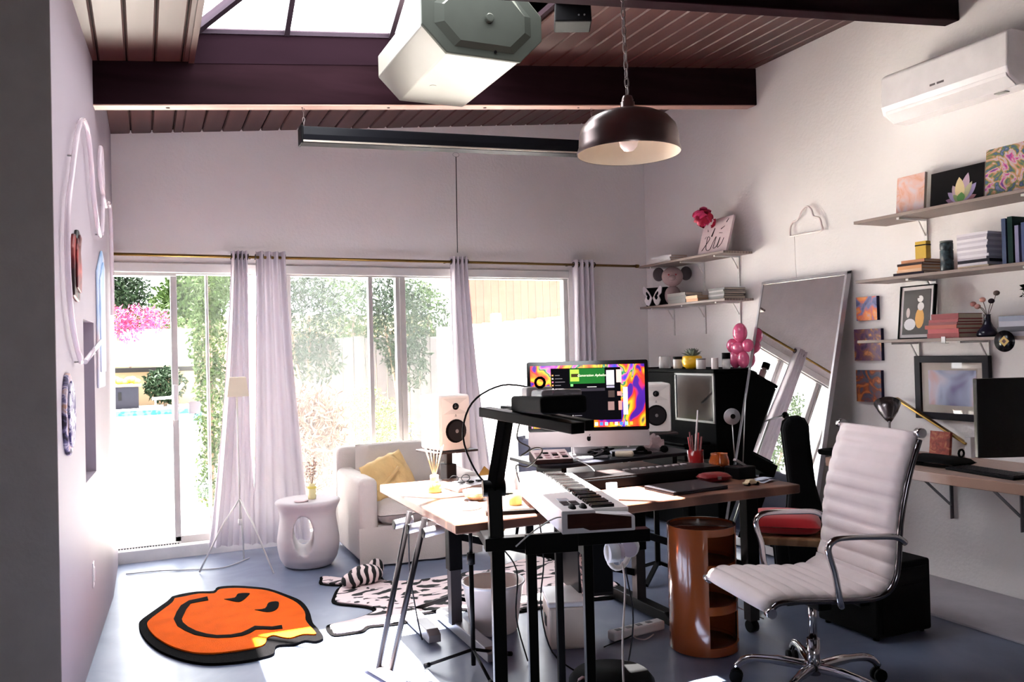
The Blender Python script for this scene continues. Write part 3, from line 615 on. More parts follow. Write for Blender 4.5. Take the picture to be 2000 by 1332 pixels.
lg = G().prism([(a, b+BH+.043) for a, b in ap], -.0458, -.0449, fr); lg.prism([(.001,BH+.058),(.002,BH+.064),(.007,BH+.068),(.006,BH+.061)], -.0458, -.0449, fr)
lg.make('emblem', black_matte, im)
# screen: wallpaper, windows, dock
SX_, SZ0, SZ1 = .306, BH+.104, BH+.438
wall_s = ramp_mat('screen wallpaper', [(.0,(30,10,90)),(.36,(60,20,130)),(.4,(220,40,30)),(.47,(246,120,20)),(.52,(244,176,30)),(.555,(30,60,60)),(.58,(50,150,90)),(.61,(226,90,150)),(.66,(120,40,150)),(.72,(40,60,190)),(1,(30,40,160))], .2, 'NOISE', 8, 1.6, 1, emit=.45, stretch=(1,.2,.7))
sc_ = G().bx(-SX_, SX_, -.0474, -.047, SZ0, SZ1).make('screen', wall_s, im)
def em(n, c, e=1.0): return mat('screen '+n, c, .5, emit=e*.42, spec=0)
def spx(px, py):  # photograph-style screen layout: 1050..1268 wide, 697..828 high
    return (-SX_+(px-1050)/218*2*SX_, SZ1-(py-697)/131*(SZ1-SZ0))
def sbox(nm, x0, x1, y0, y1, m, lev=1):
    a, b = spx(x0, y1), spx(x1, y0); return G().bx(a[0], b[0], -.0474-.0003*lev, -.0474, a[1], b[1]).make(nm, m, sc_)
K = em('dark window', (9,9,13), .6)
sbox('app_window', 1089, 1222, 703, 813, K)
sbox('banner', 1125, 1192, 704, 736, em('green banner', (28,92,38), .9), 2)
sbox('album_art', 1126, 1143, 706, 731, em('lime cover', (150,190,70), .9), 3)
sbox('album_photo', 1128, 1142, 715, 722, em('cover brown', (58,50,30), .7), 4)
sbox('page', 1195, 1210, 709, 740, em('white page', (208,208,228), .9), 2)
sbox('page_caption', 1195, 1210, 742, 746, em('grey page', (150,150,170), .8), 2)
sbox('photo_strip', 1214, 1224, 708, 735, em('portrait', (214,190,180), .8), 2)
sbox('photo', 1215, 1224, 754, 763, em('pink photo', (196,140,134), .8), 2)
sbox('photo', 1197, 1209, 775, 793, em('grey photo', (140,116,114), .7), 2)
sbox('photo', 1217, 1224, 774, 793, em('pink photo', (196,140,134), .8), 2)
sbox('photo', 1198, 1210, 752, 766, em('dark photo', (70,60,58), .7), 2)
sbox('white_window', 1226, 1235, 745, 803, em('pale window', (196,190,214), .9), 1)
grey = em('grey text', (110,108,116), .8); pale = em('pale text', (190,188,190), .9)
for i in range(11):
    sbox('icon', 1091, 1094, 716+i*7, 719+i*7, em('icon %d' % (i % 3), ((214,150,90),(200,190,190),(190,110,150))[i % 3], .8), 2)
    sbox('list_text', 1097, 1106+(i*5) % 13, 717+i*7, 718.3+i*7, grey, 2)
for i in range(8):
    sbox('track_text', 1132, 1142+(i*3) % 8, 756+i*6.6, 757.4+i*6.6, grey, 2)
    sbox('track_dot', 1129, 1130.5, 755.5+i*6.6, 757.8+i*6.6, pale, 2)
sbox('track_header', 1127, 1192, 746, 752, em('grey bar', (44,42,50), .8), 2)
sbox('play_button', 1126.5, 1131.5, 736.5, 741.5, em('spring green', (110,200,110), .9), 3)
sbox('caption', 1158, 1176, 742.5, 744, pale, 3)
a = spx(1167, 719); text('title_text', 'Generation Aphelion', .019, em('title', (220,236,206), 1), sc_, Matrix.Translation((a[0]+.004, -.0485, a[1])) @ Matrix.Rotation(PI/2, 4, 'X'), .0002, .25)
for i in range(12): sbox('dock_icon', 1133+i*9.5, 1139+i*9.5, 818, 825, em('dock %d' % (i % 4), ((230,230,240),(60,120,220),(140,190,230),(240,170,60))[i % 4], .9), 2)
# studio monitors
spk_w = mat('white speaker shell', (236,230,226), .35)
def speaker(label, loc, rz):
    t = thing('studio_monitor', label, 'speaker', loc, rz, 'white studio monitors')
    G().bx(-.0925, .0925, -.1, .13, 0, .298).make('cabinet', spk_w, t, .014, 3)
    b = G().prism(rrect(-.086, .086, .006, .292, .016), -.107, -.1, fr).make('baffle', spk_w, t, .003)
    n = 24; g = G()
    g.tube([(0,-.106,.105), (0,-.112,.105)], [.064,.06], n).make('woofer_ring', black_plastic, t)
    w_ = G().lathe([(.054,0),(.05,.004),(.02,.016),(.018,.008),(0,.004)], n); w_.v = [(v[0], -.1122+v[2]*.8-.006, v[1]+.105) for v in w_.v]
    w_.make('woofer_cone', mat('dark cone', (38,36,38), .6), t)
    G().ball((0,-.113,.105), (.014,.008,.014), 12, 8).make('dust_cap', mat('grey cap', (120,116,116), .3), t)
    hp = [(-.065,.275),(.065,.275),(.03,.236),(-.03,.236)]; 
    for q in ([(-.075,.28),(.075,.28),(.024,.25),(-.024,.25)], [(-.075,.196),(.075,.196),(.024,.222),(-.024,.222)]):
        G().prism(q, -.1085, -.1068, fr).make('waveguide', mat('shell shade white', (222,216,212), .4), t)
    G().tube([(0,-.106,.236), (0,-.111,.236)], [.019,.018], 18).make('tweeter_ring', black_plastic, t)
    G().ball((0,-.109,.236), (.011,.008,.011), 12, 8).make('tweeter', mat('tweeter dome', (30,28,30), .2), t)
    q = G().prism([(-.004,.188),(0,.196),(.004,.188),(.002,.188),(0,.192),(-.002,.188)], -.1078, -.1068, fr); q.bx(-.006,.006,-.1078,-.1068,.183,.1855)
    q.make('badge', grey if False else mat('badge grey', (90,84,84), .5), t); return t
speaker('white studio monitor on the pole stand left of the screen', (2.13, -2.22, .897), .16)
speaker('white studio monitor half hidden behind the right edge of the screen', (3.505, -2.17, .905), -.42)
for lb, x_, y_, pz, rz in (('black pole stand under the left white studio monitor', 2.13, -2.22, .885, .16), ('black pole stand under the right white studio monitor', 3.505, -2.17, .893, -.42)):
    t = thing('speaker_stand', lb, 'speaker stand', (x_, y_, 0), rz, 'desk speaker stands')
    G().bx(-.13, .13, -.115, .12, pz, pz+.011).make('plate', mat('charcoal plate', (66,58,58), .5), t, .003)
    G().bx(-.018, .018, -.03, .005, .55, pz).make('pole', mat('charcoal pole', (54,48,48), .5), t, .003)
    G().bx(-.03, .03, -.05, .025, .7, .82).make('clamp', mat('charcoal pole', (54,48,48)), t, .004)
    for a in (0, 2.1, 4.2): G().bar((0,-.012,.1), (.22*math.cos(a), -.012+.22*math.sin(a), .012), .025, .02).make('leg', black_metal, t)
    G().bx(-.015, .015, -.027, .003, .08, .56).make('lower_pole', black_metal, t)
# left end clutter
t = thing('reed_diffuser', 'amber reed diffuser with thin sticks on the left of the desk', 'diffuser', (1.9, -2.68, DZ+.0005))
G().lathe([(0,0),(.031,0),(.033,.006),(.033,.04),(.028,.048),(.014,.052),(.014,.085),(.0,.085)], 20).make('bottle', mat('amber wax glass', (240,200,120), .25, coat=.5), t)
G().lathe([(.019,.055),(.021,.058),(.021,.08),(.019,.083)], 20, closed=True).make('collar', mat('pale pink collar', (236,214,208), .4), t)
for i in range(7):
    a = i*.9; G().cyl((0,0,.06), (.05*math.cos(a), .03*math.sin(a), .225+.01*math.sin(i*3)), .0017, n=5).make('reed', mat('reed', (222,186,150), .7), t)
t = thing('drum_machine', 'flat silver audio device on the desk behind the bowl', 'audio device', (2.08, -2.66, DZ+.001), .1)
G().prism([(-.1,0),(.12,0),(.13,.01),(.12,.035),(-.09,.022),(-.1,.012)], -.09, .09, lambda a,b,h: (a, h, b)).make('case', mat('satin silver', (176,170,176), .4, .4), t, .003)
for i in range(3): G().bx(-.06+.05*i, -.03+.05*i, -.03, .0, .03, .038).make('pad', black_plastic, t, .003)
t = thing('eyeglasses', 'dark eyeglasses lying on the silver audio device', 'glasses', (2.03, -2.66, DZ+.037))
for s_ in (-1, 1):
    G().tube([(s_*.03+.022*math.cos(k*PI/6), -.02+.0*k, .018+.017*math.sin(k*PI/6)) for k in range(12)], .0018, 5, closed=True).make('rim', black_plastic, t)
    G().cyl((s_*.052,-.02,.02), (s_*.05,.09,.004), .0015, n=5).make('temple', black_plastic, t)
G().cyl((-.008,-.02,.022), (.008,-.02,.022), .0016, n=5).make('bridge', black_plastic, t)
t = thing('ceramic_bowl', 'tan ceramic bowl with a pale rim on the sunlit desk', 'bowl', (2.0, -2.97, DZ+.001))
G().lathe([(0,0),(.03,0),(.034,.004),(.058,.022),(.062,.042),(.058,.042),(.05,.024),(.0,.018)], 28).make('body', ramp_mat('speckled tan glaze', [(.4,(190,158,120)),(.6,(222,206,180))], .3, 'NOISE', 30), t)
q = G()
for i in range(5): q.ball((.025*math.cos(i*1.3), .025*math.sin(i*1.3), .034), .011, 8, 6)
q.make('contents', mat('pale pebbles', (214,206,204), .5), t)
t = thing('computer_mouse', 'lilac pebble shaped mouse at the desk edge', 'mouse', (1.9, -3.17, DZ+.0005), .5)
q = G().ball((0,0,.006), (.055,.032,.024), 18, 12); q.v = [(v[0], v[1], max(v[2], 0)) for v in q.v]; q.make('shell', mat('lilac plastic', (214,190,212), .35), t)
G().bx(.012, .014, -.03, .03, .016, .0285).make('seam', mat('dark seam', (120,100,116), .5), t)
tag(G().lathe([(0,0),(.026,0),(.028,.005),(.028,.055),(.024,.06),(0,.058)], 18, (2.1,-3.18,DZ)).make('candle', mat('yellow candle wax', (238,196,112), .5)), 'small yellow candle behind the black stand column', 'candle')
# synthesizer keyboard on its own stand
SR = -.255
sy = thing('keyboard_controller', 'white keyboard controller with dark wooden end cheek reaching over the desk', 'synthesizer', (1.962, -3.881, .77), SR)
shell = mat('white controller shell', (226,222,226), .4)
LEN, WID = .96, .268
G().prism([(0,0),(WID,0),(WID,.05),(WID-.012,.058),(.125,.066),(.12,.082),(0,.082)], 0, LEN, lambda a,b,h: (a, h, b)).make('body', shell, sy, .004)
G().prism([(.02,.02),(.02,.07),(.115,.07),(WID-.015,.05),(WID-.015,.01),(.1,.01),(.075,.02)], -.003, .001, lambda a,b,h: (a, h, b)).make('end_cheek', mat('dark walnut', (62,32,28), .4, ns=14, na=.25, stretch=(1,1,6)), sy)
k0, kw = .06, .0242
keyw, keyb = mat('white key', (232,228,226), .25), mat('black key', (14,13,14), .25)
for i in range(36): G().bx(.128, WID-.006, k0+i*kw, k0+i*kw+kw-.0012, .056, .073).make('white_key', keyw, sy)
for i in range(36):
    if i % 7 in (0,1,3,4,5): G().bx(.128, .215, k0+(i+1)*kw-.007, k0+(i+1)*kw+.007, .07, .084).make('black_key', keyb, sy, .002)
G().bx(.035, .075, .2, .245, .082, .0835).make('display', mat('pale display', (190,206,222), .2), sy)
for i in range(2):
    for j in range(2): G().bx(.03+.035*j, .06+.035*j, .1+.042*i, .135+.042*i, .082, .085).make('pad', mat('dark pad', (52,48,54), .5), sy, .002)
for i in range(0): G().cyl((.04,.33+i*.06,.082), (.04,.33+i*.06,.098), .009, n=12).make('knob', black_plastic, sy)
for i in range(0): G().bx(.075, .11, .325+i*.06, .335+i*.06, .082, .087).make('slider', black_plastic, sy)
for i in range(2): G().ball((.05+.04*i,.05,.08), (.014,.03,.018), 12, 8).make('wheel', black_plastic, sy)
st = thing('keyboard_stand', 'black two-tier steel keyboard stand with a tall leaning column', 'keyboard stand', (1.962, -3.881, 0), SR)
G().bx(-.27, .33, .02, .07, .722, .767).make('crossbar', black_metal, st, .003)
G().bx(-.2, .33, .5, .54, .735, .767).make('crossbar', black_metal, st, .003)
for x_, y_, w_ in ((-.225,.045,.046),(-.105,.045,.034),(.1,.045,.034),(-.02,.52,.03),(.1,.52,.03)): G().bx(x_-w_/2, x_+w_/2, y_-w_/2, y_+w_/2, 0.0, .725).make('leg', black_metal, st, .003)
for x_ in (-.225, .1): G().bx(x_-.016, x_+.016, .06, .51, .68, .715).make('side_rail', black_metal, st)
G().bx(-.13, .06, .01, .03, .705, .775).make('clamp', black_metal, st, .003)
G().bar((-.225,.06,.72), (-.225,.09,.93), .05, .05).make('column', black_metal, st, .004)
G().bar((-.225,.09,.92), (-.165,.14,1.19), .044, .044).make('column', black_metal, st, .004)
G().cyl((-.265,.1,.93), (-.185,.1,.93), .03, n=14).make('joint', black_plastic, st)
Ri = Matrix.Rotation(-SR, 3, 'Z')
def wl_(p): v = Ri @ Vector((p[0]-1.962, p[1]+3.881, 0)); return Vector((v.x, v.y, p[2]))
G().bar(wl_((1.745,-3.72,1.205)), wl_((1.83,-4.26,1.18)), .05, .034).make('arm', black_metal, st, .003)
G().bar(wl_((1.83,-3.7,1.205)), wl_((1.905,-4.2,1.18)), .035, .034).make('arm', black_metal, st, .003)
G().bar(wl_((1.74,-3.8,1.2)), wl_((1.86,-3.77,1.2)), .04, .03).make('arm_bridge', black_metal, st, .003)
t = thing('equipment_case', 'black padded equipment case on the upper tier of the stand', 'case', (1.835, -4.0, 1.215), -.16)
b_ = Matrix.Rotation(-.04, 3, 'X')
G().box((.0,-.06,.03), (.15,.36,.055), b_).make('base', black_matte, t, .012, 3)
G().box((0,-.16,.066), (.13,.13,.03), b_).make('clear_cover', mat('cloudy clear plastic', (150,142,148), .2, alpha=.55), t, .01)
G().box((-.02,-.02,.068), (.09,.07,.035), b_).make('paper_pad', mat('translucent white', (214,204,206), .5), t, .008)
G().tube([(-.02+.016*math.cos(k*PI/5), -.055, .1+.016*math.sin(k*PI/5)) for k in range(10)], .005, 6, closed=True).make('strap_ring', black_plastic, t)
cable('black_cable', 'black cable looping down from the upper tier of the stand', [(1.86,-3.9,1.29),(1.78,-3.8,1.3),(1.69,-3.74,1.24),(1.66,-3.72,1.12),(1.72,-3.7,.98),(1.82,-3.66,.9),(1.9,-3.6,.88)], .0035, black_plastic)
cable('coiled_cable', 'tangled brown cable hanging beside the stand column', [(1.88,-3.75,1.19),(1.87,-3.72,1.1),(1.93,-3.7,1.06),(1.9,-3.68,1.03),(1.98,-3.64,1.05),(2.03,-3.6,1.03),(1.96,-3.62,.98),(1.9,-3.64,.99),(1.93,-3.6,.92)], .003, mat('brown cable', (72,58,48), .5))
cable('white_cable', 'white cable running from the keyboard controller to the stand', [(1.985,-3.86,.825),(1.93,-3.88,.83),(1.86,-3.86,.79),(1.8,-3.84,.74)], .003, white_plastic)
# things on the riser
t = thing('sampler', 'wedge shaped sampler with pale panel and dark wooden sides on the riser', 'audio device', (2.56, -2.62, RZ), -.25)
G().prism([(-.08,0),(.085,0),(.085,.052),(-.08,.022)], -.1, .1, lambda a,b,h: (h, a, b)).make('case', mat('dark brown side', (58,40,40), .5), t, .003)
sl_ = G().add([(-.095,-.076,.0225),(.095,-.076,.0225),(.095,.083,.053),(-.095,.083,.053)], [(0,1,2,3)]); sl_.make('panel', mat('pinkish white panel', (226,206,206), .45), t, solid=.002)
for i in range(4):
    for j in range(3): G().box((-.07+.045*i, -.05+.035*j, .032+.0065*j), (.03,.022,.006)).make('pad', mat('rose pad', (206,176,180), .5) if (i+j) % 3 else black_plastic, t, .002)
t = thing('game_controller', 'cream handheld controller lying on the riser', 'controller', (2.97, -2.68, RZ+.001), -.5)
G().box((0,0,.016), (.1,.045,.03)).make('body', mat('cream plastic', (214,198,176), .5), t, .012, 3)
G().cyl((-.05,-.0,.016), (-.065,0,.016), .014, n=12).make('nose', black_plastic, t)
t = thing('cable_tangle', 'bundle of tangled dark cables under the screen', 'cables', (2.87, -2.6, RZ+.001))
for i in range(5):
    rnd = random.Random(60+i); p = [(rnd.uniform(-.08,.07), rnd.uniform(-.05,.03), rnd.uniform(.005,.045)) for _ in range(7)]
    G().tube(smoothpts(p, 5), .0035, 5).make('strand', mat('dark strand %d' % (i % 2), ((30,28,32),(96,90,94))[i % 2], .5), t)
t = thing('notebook', 'pale notebook tucked behind the controller', 'notebook', (3.06, -2.56, RZ), -.3)
G().bx(-.08,.08,-.06,.06,0,.012).make('pages', mat('pale lilac paper', (206,200,212), .7), t); G().bx(-.082,.082,-.062,.062,.012,.016).make('cover', mat('grey cover', (150,146,158), .5), t)
t = thing('headset', 'black headset lying at the right end of the riser', 'headset', (3.14, -2.66, RZ+.002))
G().tube([(.1*math.cos(k*PI/9), .05*math.sin(k*PI/9), .014) for k in range(14)], .008, 8).make('band', black_plastic, t)
G().ball((.1,0,.02), (.02,.03,.02), 12, 8).make('ear_pad', black_matte, t); G().ball((-.02,.05,.02), (.03,.02,.02), 12, 8).make('ear_pad', black_matte, t)
cable('white_usb_cable', 'pair of white cables hanging off the riser onto the keyboard', [(2.66,-2.72,RZ+.012),(2.69,-2.78,RZ-.01),(2.7,-2.83,.8),(2.64,-2.9,.79),(2.6,-3.0,.79)], .003, white_plastic)
t = thing('white_remote', 'slim white remote beside the sampler', 'remote', (2.72, -2.66, RZ), .2)
G().bx(-.07,.07,-.02,.02,0,.018).make('body', white_plastic, t, .006); G().bx(.02,.05,-.01,.01,.018,.0195).make('button', mat('grey button', (150,146,150), .5), t)
# under the riser and on the right half of the desk
t = thing('stage_piano', 'slim black keyboard under the riser', 'keyboard', (2.92, -2.95, DZ+.0005))
G().bx(-.42,.42,-.1,.13,0,.05).make('body', black_plastic, t, .006)
G().bx(-.4,.4,.0,.11,.05,.056).make('panel', mat('dark brown panel', (46,38,38), .4), t)
for i in range(8): G().bx(-.1+.05*i, -.07+.05*i, .03, .05, .056, .062).make('button', mat('pale button', (190,184,186), .5), t)
for i in range(30): G().bx(-.4+i*.0266, -.4+i*.0266+.025, -.095, -.0, .05, .056).make('key', mat('dim black key', (26,24,25), .4), t)
t = thing('closed_laptop', 'closed dark laptop on the front of the desk', 'laptop', (2.95, -3.25, DZ+.0005), .05)
G().bx(-.16,.16,-.11,.11,0,.01).make('base', mat('dark aluminium', (52,50,54), .4, .5), t, .003); G().bx(-.16,.16,-.11,.11,.0105,.017).make('lid', mat('dark aluminium', (52,50,54)), t, .003)
t = thing('smartphone', 'white phone propped at the front edge of the desk', 'phone', (2.47, -3.38, DZ+.001), -.3)
G().box((0,0,.045), (.05,.012,.09), rot('X',-.25)).make('body', mat('lilac white', (212,204,216), .3), t, .004); G().box((0,.03,.012), (.05,.05,.022)).make('rest', black_plastic, t, .004)
t = thing('pen_holder', 'tall red glass of pens and chopsticks at the right of the desk', 'pen holder', (3.3, -2.86, DZ+.0005))
G().lathe([(0,0),(.036,0),(.04,.006),(.044,.12),(.041,.12),(.036,.01),(0,.008)], 20).make('glass', mat('red glass', (150,30,34), .15, alpha=.85), t)
for i in range(7):
    a = i*.95; G().cyl((.012*math.cos(a),.012*math.sin(a),.01), (.04*math.cos(a)-.0,.03*math.sin(a),.19+.012*(i % 3)), .004, n=6).make('pen', mat('red lacquer', (170,44,52), .4) if i % 2 else mat('dark red lacquer', (110,28,36), .4), t)
G().cyl((-.01,0,.01), (.03,.01,.33), .007, .004, 8).make('wand', mat('white patterned wand', (206,196,198), .5), t)
t = thing('amber_jar', 'amber glass jar of orange sweets on the desk', 'jar', (3.36, -2.98, DZ+.0005))
G().lathe([(0,0),(.04,0),(.05,.02),(.052,.07),(.042,.1),(.044,.11),(.038,.11),(.036,.1),(.046,.07),(.044,.02),(0,.008)], 22).make('glass', mat('amber glass', (190,90,30), .1, alpha=.6), t)
q = G()
for i in range(9): q.ball((.026*math.cos(i*2.4), .026*math.sin(i*2.4), .02+.008*(i % 4)), .014, 8, 6)
q.make('sweets', mat('orange sweets', (200,80,30), .4), t)
t = thing('cellophane_bag', 'crumpled clear bag at the right end of the desk', 'bag', (3.2, -2.62, RZ+.002))
q = G().ball((0,0,.045), (.06,.035,.05), 14, 10); rnd = random.Random(9); q.v = [(v[0]*rnd.uniform(.75,1.2), v[1]*rnd.uniform(.75,1.2), max(0, v[2]*rnd.uniform(.8,1.15))) for v in q.v]
q.sm = [False]*len(q.sm); q.make('film', mat('clear film', (214,190,194), .15, alpha=.5), t)
t = thing('gear_box', 'small black gear box with a metal latch by the lamp', 'box', (3.38, -3.12, DZ+.0005), .1)
G().bx(-.06,.06,-.05,.05,0,.06).make('body', black_plastic, t, .006); G().box((.0,.0,.075), (.08,.02,.012), rot('Y',.5)).make('latch', steel, t)
t = thing('red_pouch', 'dark red pouch under clear wrap at the desk front', 'pouch', (3.2, -3.14, DZ+.0005), -.1)
G().pillow((0,0,.022), (.16,.1,.04), None, .4, 10).make('pouch', mat('dark red vinyl', (120,26,30), .3), t); G().bx(-.01,.01,-.052,-.046,.015,.03).make('snap', steel, t)
t = thing('toy_car', 'tiny cream toy car near the desk corner', 'toy', (3.27, -3.33, DZ+.0005), .1)
G().prism([(-.045,.008),(.045,.008),(.045,.016),(.02,.018),(.008,.028),(-.022,.028),(-.03,.018),(-.045,.016)], -.014, .014, lambda a,b,h: (a,h,b)).make('body', mat('cream paint', (206,186,150), .4), t, .002)
for x_ in (-.028, .028): G().cyl((x_,-.016,.0085), (x_,.016,.0085), .008, n=10).make('wheel', black_plastic, t)
t = thing('paper_sheet', 'folded white paper at the right corner of the desk', 'paper', (3.4, -3.27, DZ+.0005), .2)
G().grid(lambda u, v: (-.06+.12*u, -.045+.09*v, .002+.008*math.sin(u*3)*(1-v)), 8, 4).make('sheet', mat('white paper', (206,210,226), .7), t, solid=.0008)
G().grid(lambda u, v: (-.05+.09*u, -.03+.05*v, .014+.004*math.sin(u*3)), 6, 3).make('flap', mat('white paper', (206,210,226)), t, solid=.0008)
t = thing('ring_lamp', 'small round grey lamp on two thin rods at the right end of the desk', 'lamp', (3.44, -3.02, DZ+.0005), -.4)
G().lathe([(0,0),(.045,0),(.045,.008),(0,.012)], 20).make('base', black_plastic, t)
for a, b in (((-.006,0,.01),(-.016,0,.26)), ((.03,0,.01),(.06,0,.42))): G().cyl(a, b, .0028, n=6).make('rod', steel, t)
q = G().lathe([(0,.012),(.012,.012),(.014,.008),(.04,.004),(.043,0),(.043,-.006),(0,-.006)], 26); q.v = [(v[0]-.016, -v[2], v[1]+.3) for v in q.v]; q.make('disc', mat('pale grey enamel', (150,148,154), .5), t)
G().cyl((-.016,-.013,.302), (-.016,-.016,.302), .013, n=14).make('lens', black_plastic, t)
# ================================================================ right side of the room
# office chair
leather = mat('white leather', (232,218,218), .42, ns=12, na=.03, bump=.08, bs=200)
ch = thing('office_chair', 'white ribbed leather office chair with chrome arms', 'office chair', (3.06, -3.86, 0), -1.76)
prof = smoothpts([(0,-.285,.418),(0,-.28,.45),(0,-.24,.468),(0,-.12,.462),(0,.02,.45),(0,.14,.446),(0,.215,.466),(0,.255,.52),(0,.27,.6),(0,.285,.74),(0,.325,.9),(0,.385,1.06)], 14)
def sling(i0, i1, nm, lev):
    P = prof[i0:i1+1]; nrm = []
    for i in range(len(P)):
        d = (P[min(i+1, len(P)-1)]-P[max(i-1, 0)]).normalized(); nrm.append(Vector((0, -d.z, d.y)))
    s = 0; S = [0]
    for i in range(1, len(P)): s += (P[i]-P[i-1]).length; S.append(s)
    g = G(); top, bot = [], []
    nx = 8
    for i, p in enumerate(P):
        r = abs(math.sin(PI*S[i]/.062)); t = .006+.017*r**.5
        for k in range(nx+1):
            x = -.235+.47*k/nx; e = 1-abs(2*k/nx-1)**6*.5
            top.append(p+nrm[i]*t*e+Vector((x,0,0))); bot.append(p-nrm[i]*t*.8*e+Vector((x,0,0)))
    n = len(P); o = len(top)
    fs = []
    for i in range(n-1):
        for k in range(nx):
            a = i*(nx+1)+k; fs.append((a, a+1, a+nx+2, a+nx+1)); fs.append((o+a+nx+1, o+a+nx+2, o+a+1, o+a))
        a = i*(nx+1); fs.append((a, a+nx+1, o+a+nx+1, o+a)); a += nx; fs.append((a+nx+1, a, o+a, o+a+nx+1))
    for k in range(nx):
        fs.append((k+1, k, o+k, o+k+1)); a = (n-1)*(nx+1)+k; fs.append((a, a+1, o+a+1, o+a))
    g.add(top+bot, fs, True); return g.make(nm, leather, ch)
cut_i = 14*6+8
sling(0, cut_i, 'seat', 0); sling(cut_i, len(prof)-1, 'backrest', 0)
for s_ in (-1, 1):
    G().tube([p+Vector((s_*.243, .006, -.012)) for p in prof[::4]], .011, 8).make('side_frame', mat('polished dark chrome', (120,116,120), .15, 1), ch)
    for q in (prof[-1], prof[4]): G().cyl(q+Vector((s_*.232,0,0)), q+Vector((s_*.262,0,0)), .019, n=14).make('end_cap', chrome, ch)
    x_ = s_*.262
    G().tube(smoothpts([(s_*.2,.05,.405),(x_,.0,.44),(x_,-.02,.55),(x_,-.045,.64),(x_,-.02,.675),(x_,.04,.682),(x_,.16,.676),(x_,.25,.668),(s_*.25,.3,.64)], 5), .0125, 10).make('armrest', chrome, ch)
G().bx(-.21,.21,-.06,.0,.395,.425).bx(-.21,.21,.12,.17,.395,.42).bx(-.06,.06,-.1,.2,.375,.41).make('underframe', black_metal, ch, .006)
c_ = G().cyl((0,.05,.2), (0,.05,.39), .017, n=16).make('gas_lift', chrome, ch); G().cyl((0,.05,.07), (0,.05,.215), .026, n=16).make('column', chrome, ch)
for i in range(5):
    a = 2*PI*i/5+.35; d = Vector((math.cos(a), math.sin(a), 0))
    lg = G().tube(smoothpts([Vector((0,.05,.1))+d*.02, Vector((0,.05,.112))+d*.14, Vector((0,.05,.105))+d*.26, Vector((0,.05,.065))+d*.31], 4), [.02]*5+[.016]*5+[.014]*3, 10).make('base_leg', chrome, ch)
    p = Vector((0,.05,.027))+d*.31; sd = Vector((-d.y, d.x, 0))
    for k in (-.014, .014): G().cyl(p+sd*(k-.008), p+sd*(k+.008), .027, n=14).make('caster_wheel', black_plastic, lg)
# round storage cabinet
amb = mat('amber brown plastic', (146,74,36), .14, coat=.4, ns=2, na=.1)
cb = thing('round_cabinet', 'glossy amber-brown round storage cabinet with three open compartments', 'cabinet', (3.03, -3.25, 0))
def arc_shell(r, t, a0, a1, z0, z1, n=40):
    g = G(); A = [a0+(a1-a0)*k/n for k in range(n+1)]
    def fr_(rr, a, z): return (rr*math.cos(a), rr*math.sin(a), z)
    for k in range(n):
        a, b = A[k], A[k+1]
        g.add([fr_(r,a,z0),fr_(r,b,z0),fr_(r,b,z1),fr_(r,a,z1)], [(0,1,2,3)], True); g.add([fr_(r-t,a,z0),fr_(r-t,b,z0),fr_(r-t,b,z1),fr_(r-t,a,z1)], [(3,2,1,0)], True)
        g.add([fr_(r,a,z0),fr_(r-t,a,z0),fr_(r-t,b,z0),fr_(r,b,z0)], [(0,1,2,3)]); g.add([fr_(r,a,z1),fr_(r-t,a,z1),fr_(r-t,b,z1),fr_(r,b,z1)], [(3,2,1,0)])
    for a in (a0, a1): g.add([fr_(r,a,z0),fr_(r-t,a,z0),fr_(r-t,a,z1),fr_(r,a,z1)], [(0,1,2,3)])
    return g
o0, o1 = math.radians(243), math.radians(328)
for i in range(3):
    z0 = .012+i*.188
    arc_shell(.16, .006, o1, o0+2*PI, z0+.03, z0+.1815).make('wall_panel', amb, cb, merge=True, esplit=True)
    arc_shell(.1605, .01, 0, 2*PI, z0-.008, z0+.031).make('band', amb, cb, merge=True, esplit=True)
    G().lathe([(0,.0),(.155,.0),(.155,.006),(0,.006)], 40, (0,0,z0+.012)).make('shelf', mat('dark amber inside', (96,44,24), .3), cb)
arc_shell(.1605, .008, 0, 2*PI, .548, .582).make('band', amb, cb, merge=True, esplit=True)
G().lathe([(0,0),(.156,0),(.156,.006),(0,.006)], 40, (0,0,.566)).make('top_tray', mat('amber top', (120,64,38), .25), cb)
# piano
lac = mat('black piano lacquer', (5,5,6), .6, spec=.02)
pn = thing('upright_piano', 'black upright piano against the right wall', 'piano', (4.915, -.95, 0))
G().bx(-.485,0,-.65,.65,.02,1.225).make('body', lac, pn, .006)
G().bx(-.5,0,-.655,.655,1.225,1.25).make('lid', lac, pn, .005)
G().bx(-.76,-.48,-.64,.64,.6,.7).make('key_bed', lac, pn, .01)
G().bx(-.74,-.5,-.6,.6,.7,.72).make('fallboard', lac, pn, .006)
for y_ in (-.6, .6): G().bx(-.74,-.68,y_-.04,y_+.04,0,.6).make('leg', lac, pn, .006)
fp = G().bx(-.492,-.48,-.64,-.17,.87,1.21).make('front_panel', mat('smoked panel glass', (14,15,17), .08, spec=.25), pn)
for a in ((-.497,-.48,-.645,-.63,.86,1.215),(-.497,-.48,-.18,-.165,.86,1.215),(-.497,-.48,-.645,-.165,.855,.87),(-.497,-.48,-.645,-.165,1.205,1.22)): G().bx(*a).make('panel_frame', mat('grey frame strip', (112,110,110), .4), fp)
PZ = 1.2505
glass_jar = mat('clear jar glass', (206,200,198), .1, alpha=.45)
def jar(name, label, x_, y_, r, h, m, lid=None, lh=.012, cat='jar'):
    t = thing(name, label, cat, (x_, y_, PZ)); k = r*.94
    G().lathe([(0,0),(k,0),(r,.004),(r,h-.004),(k,h),(0,h)], 20).make('vessel', m, t)
    if lid: G().lathe([(0,h),(r*1.02,h),(r*1.02,h+lh),(0,h+lh)], 20).make('lid', lid, t)
    return t
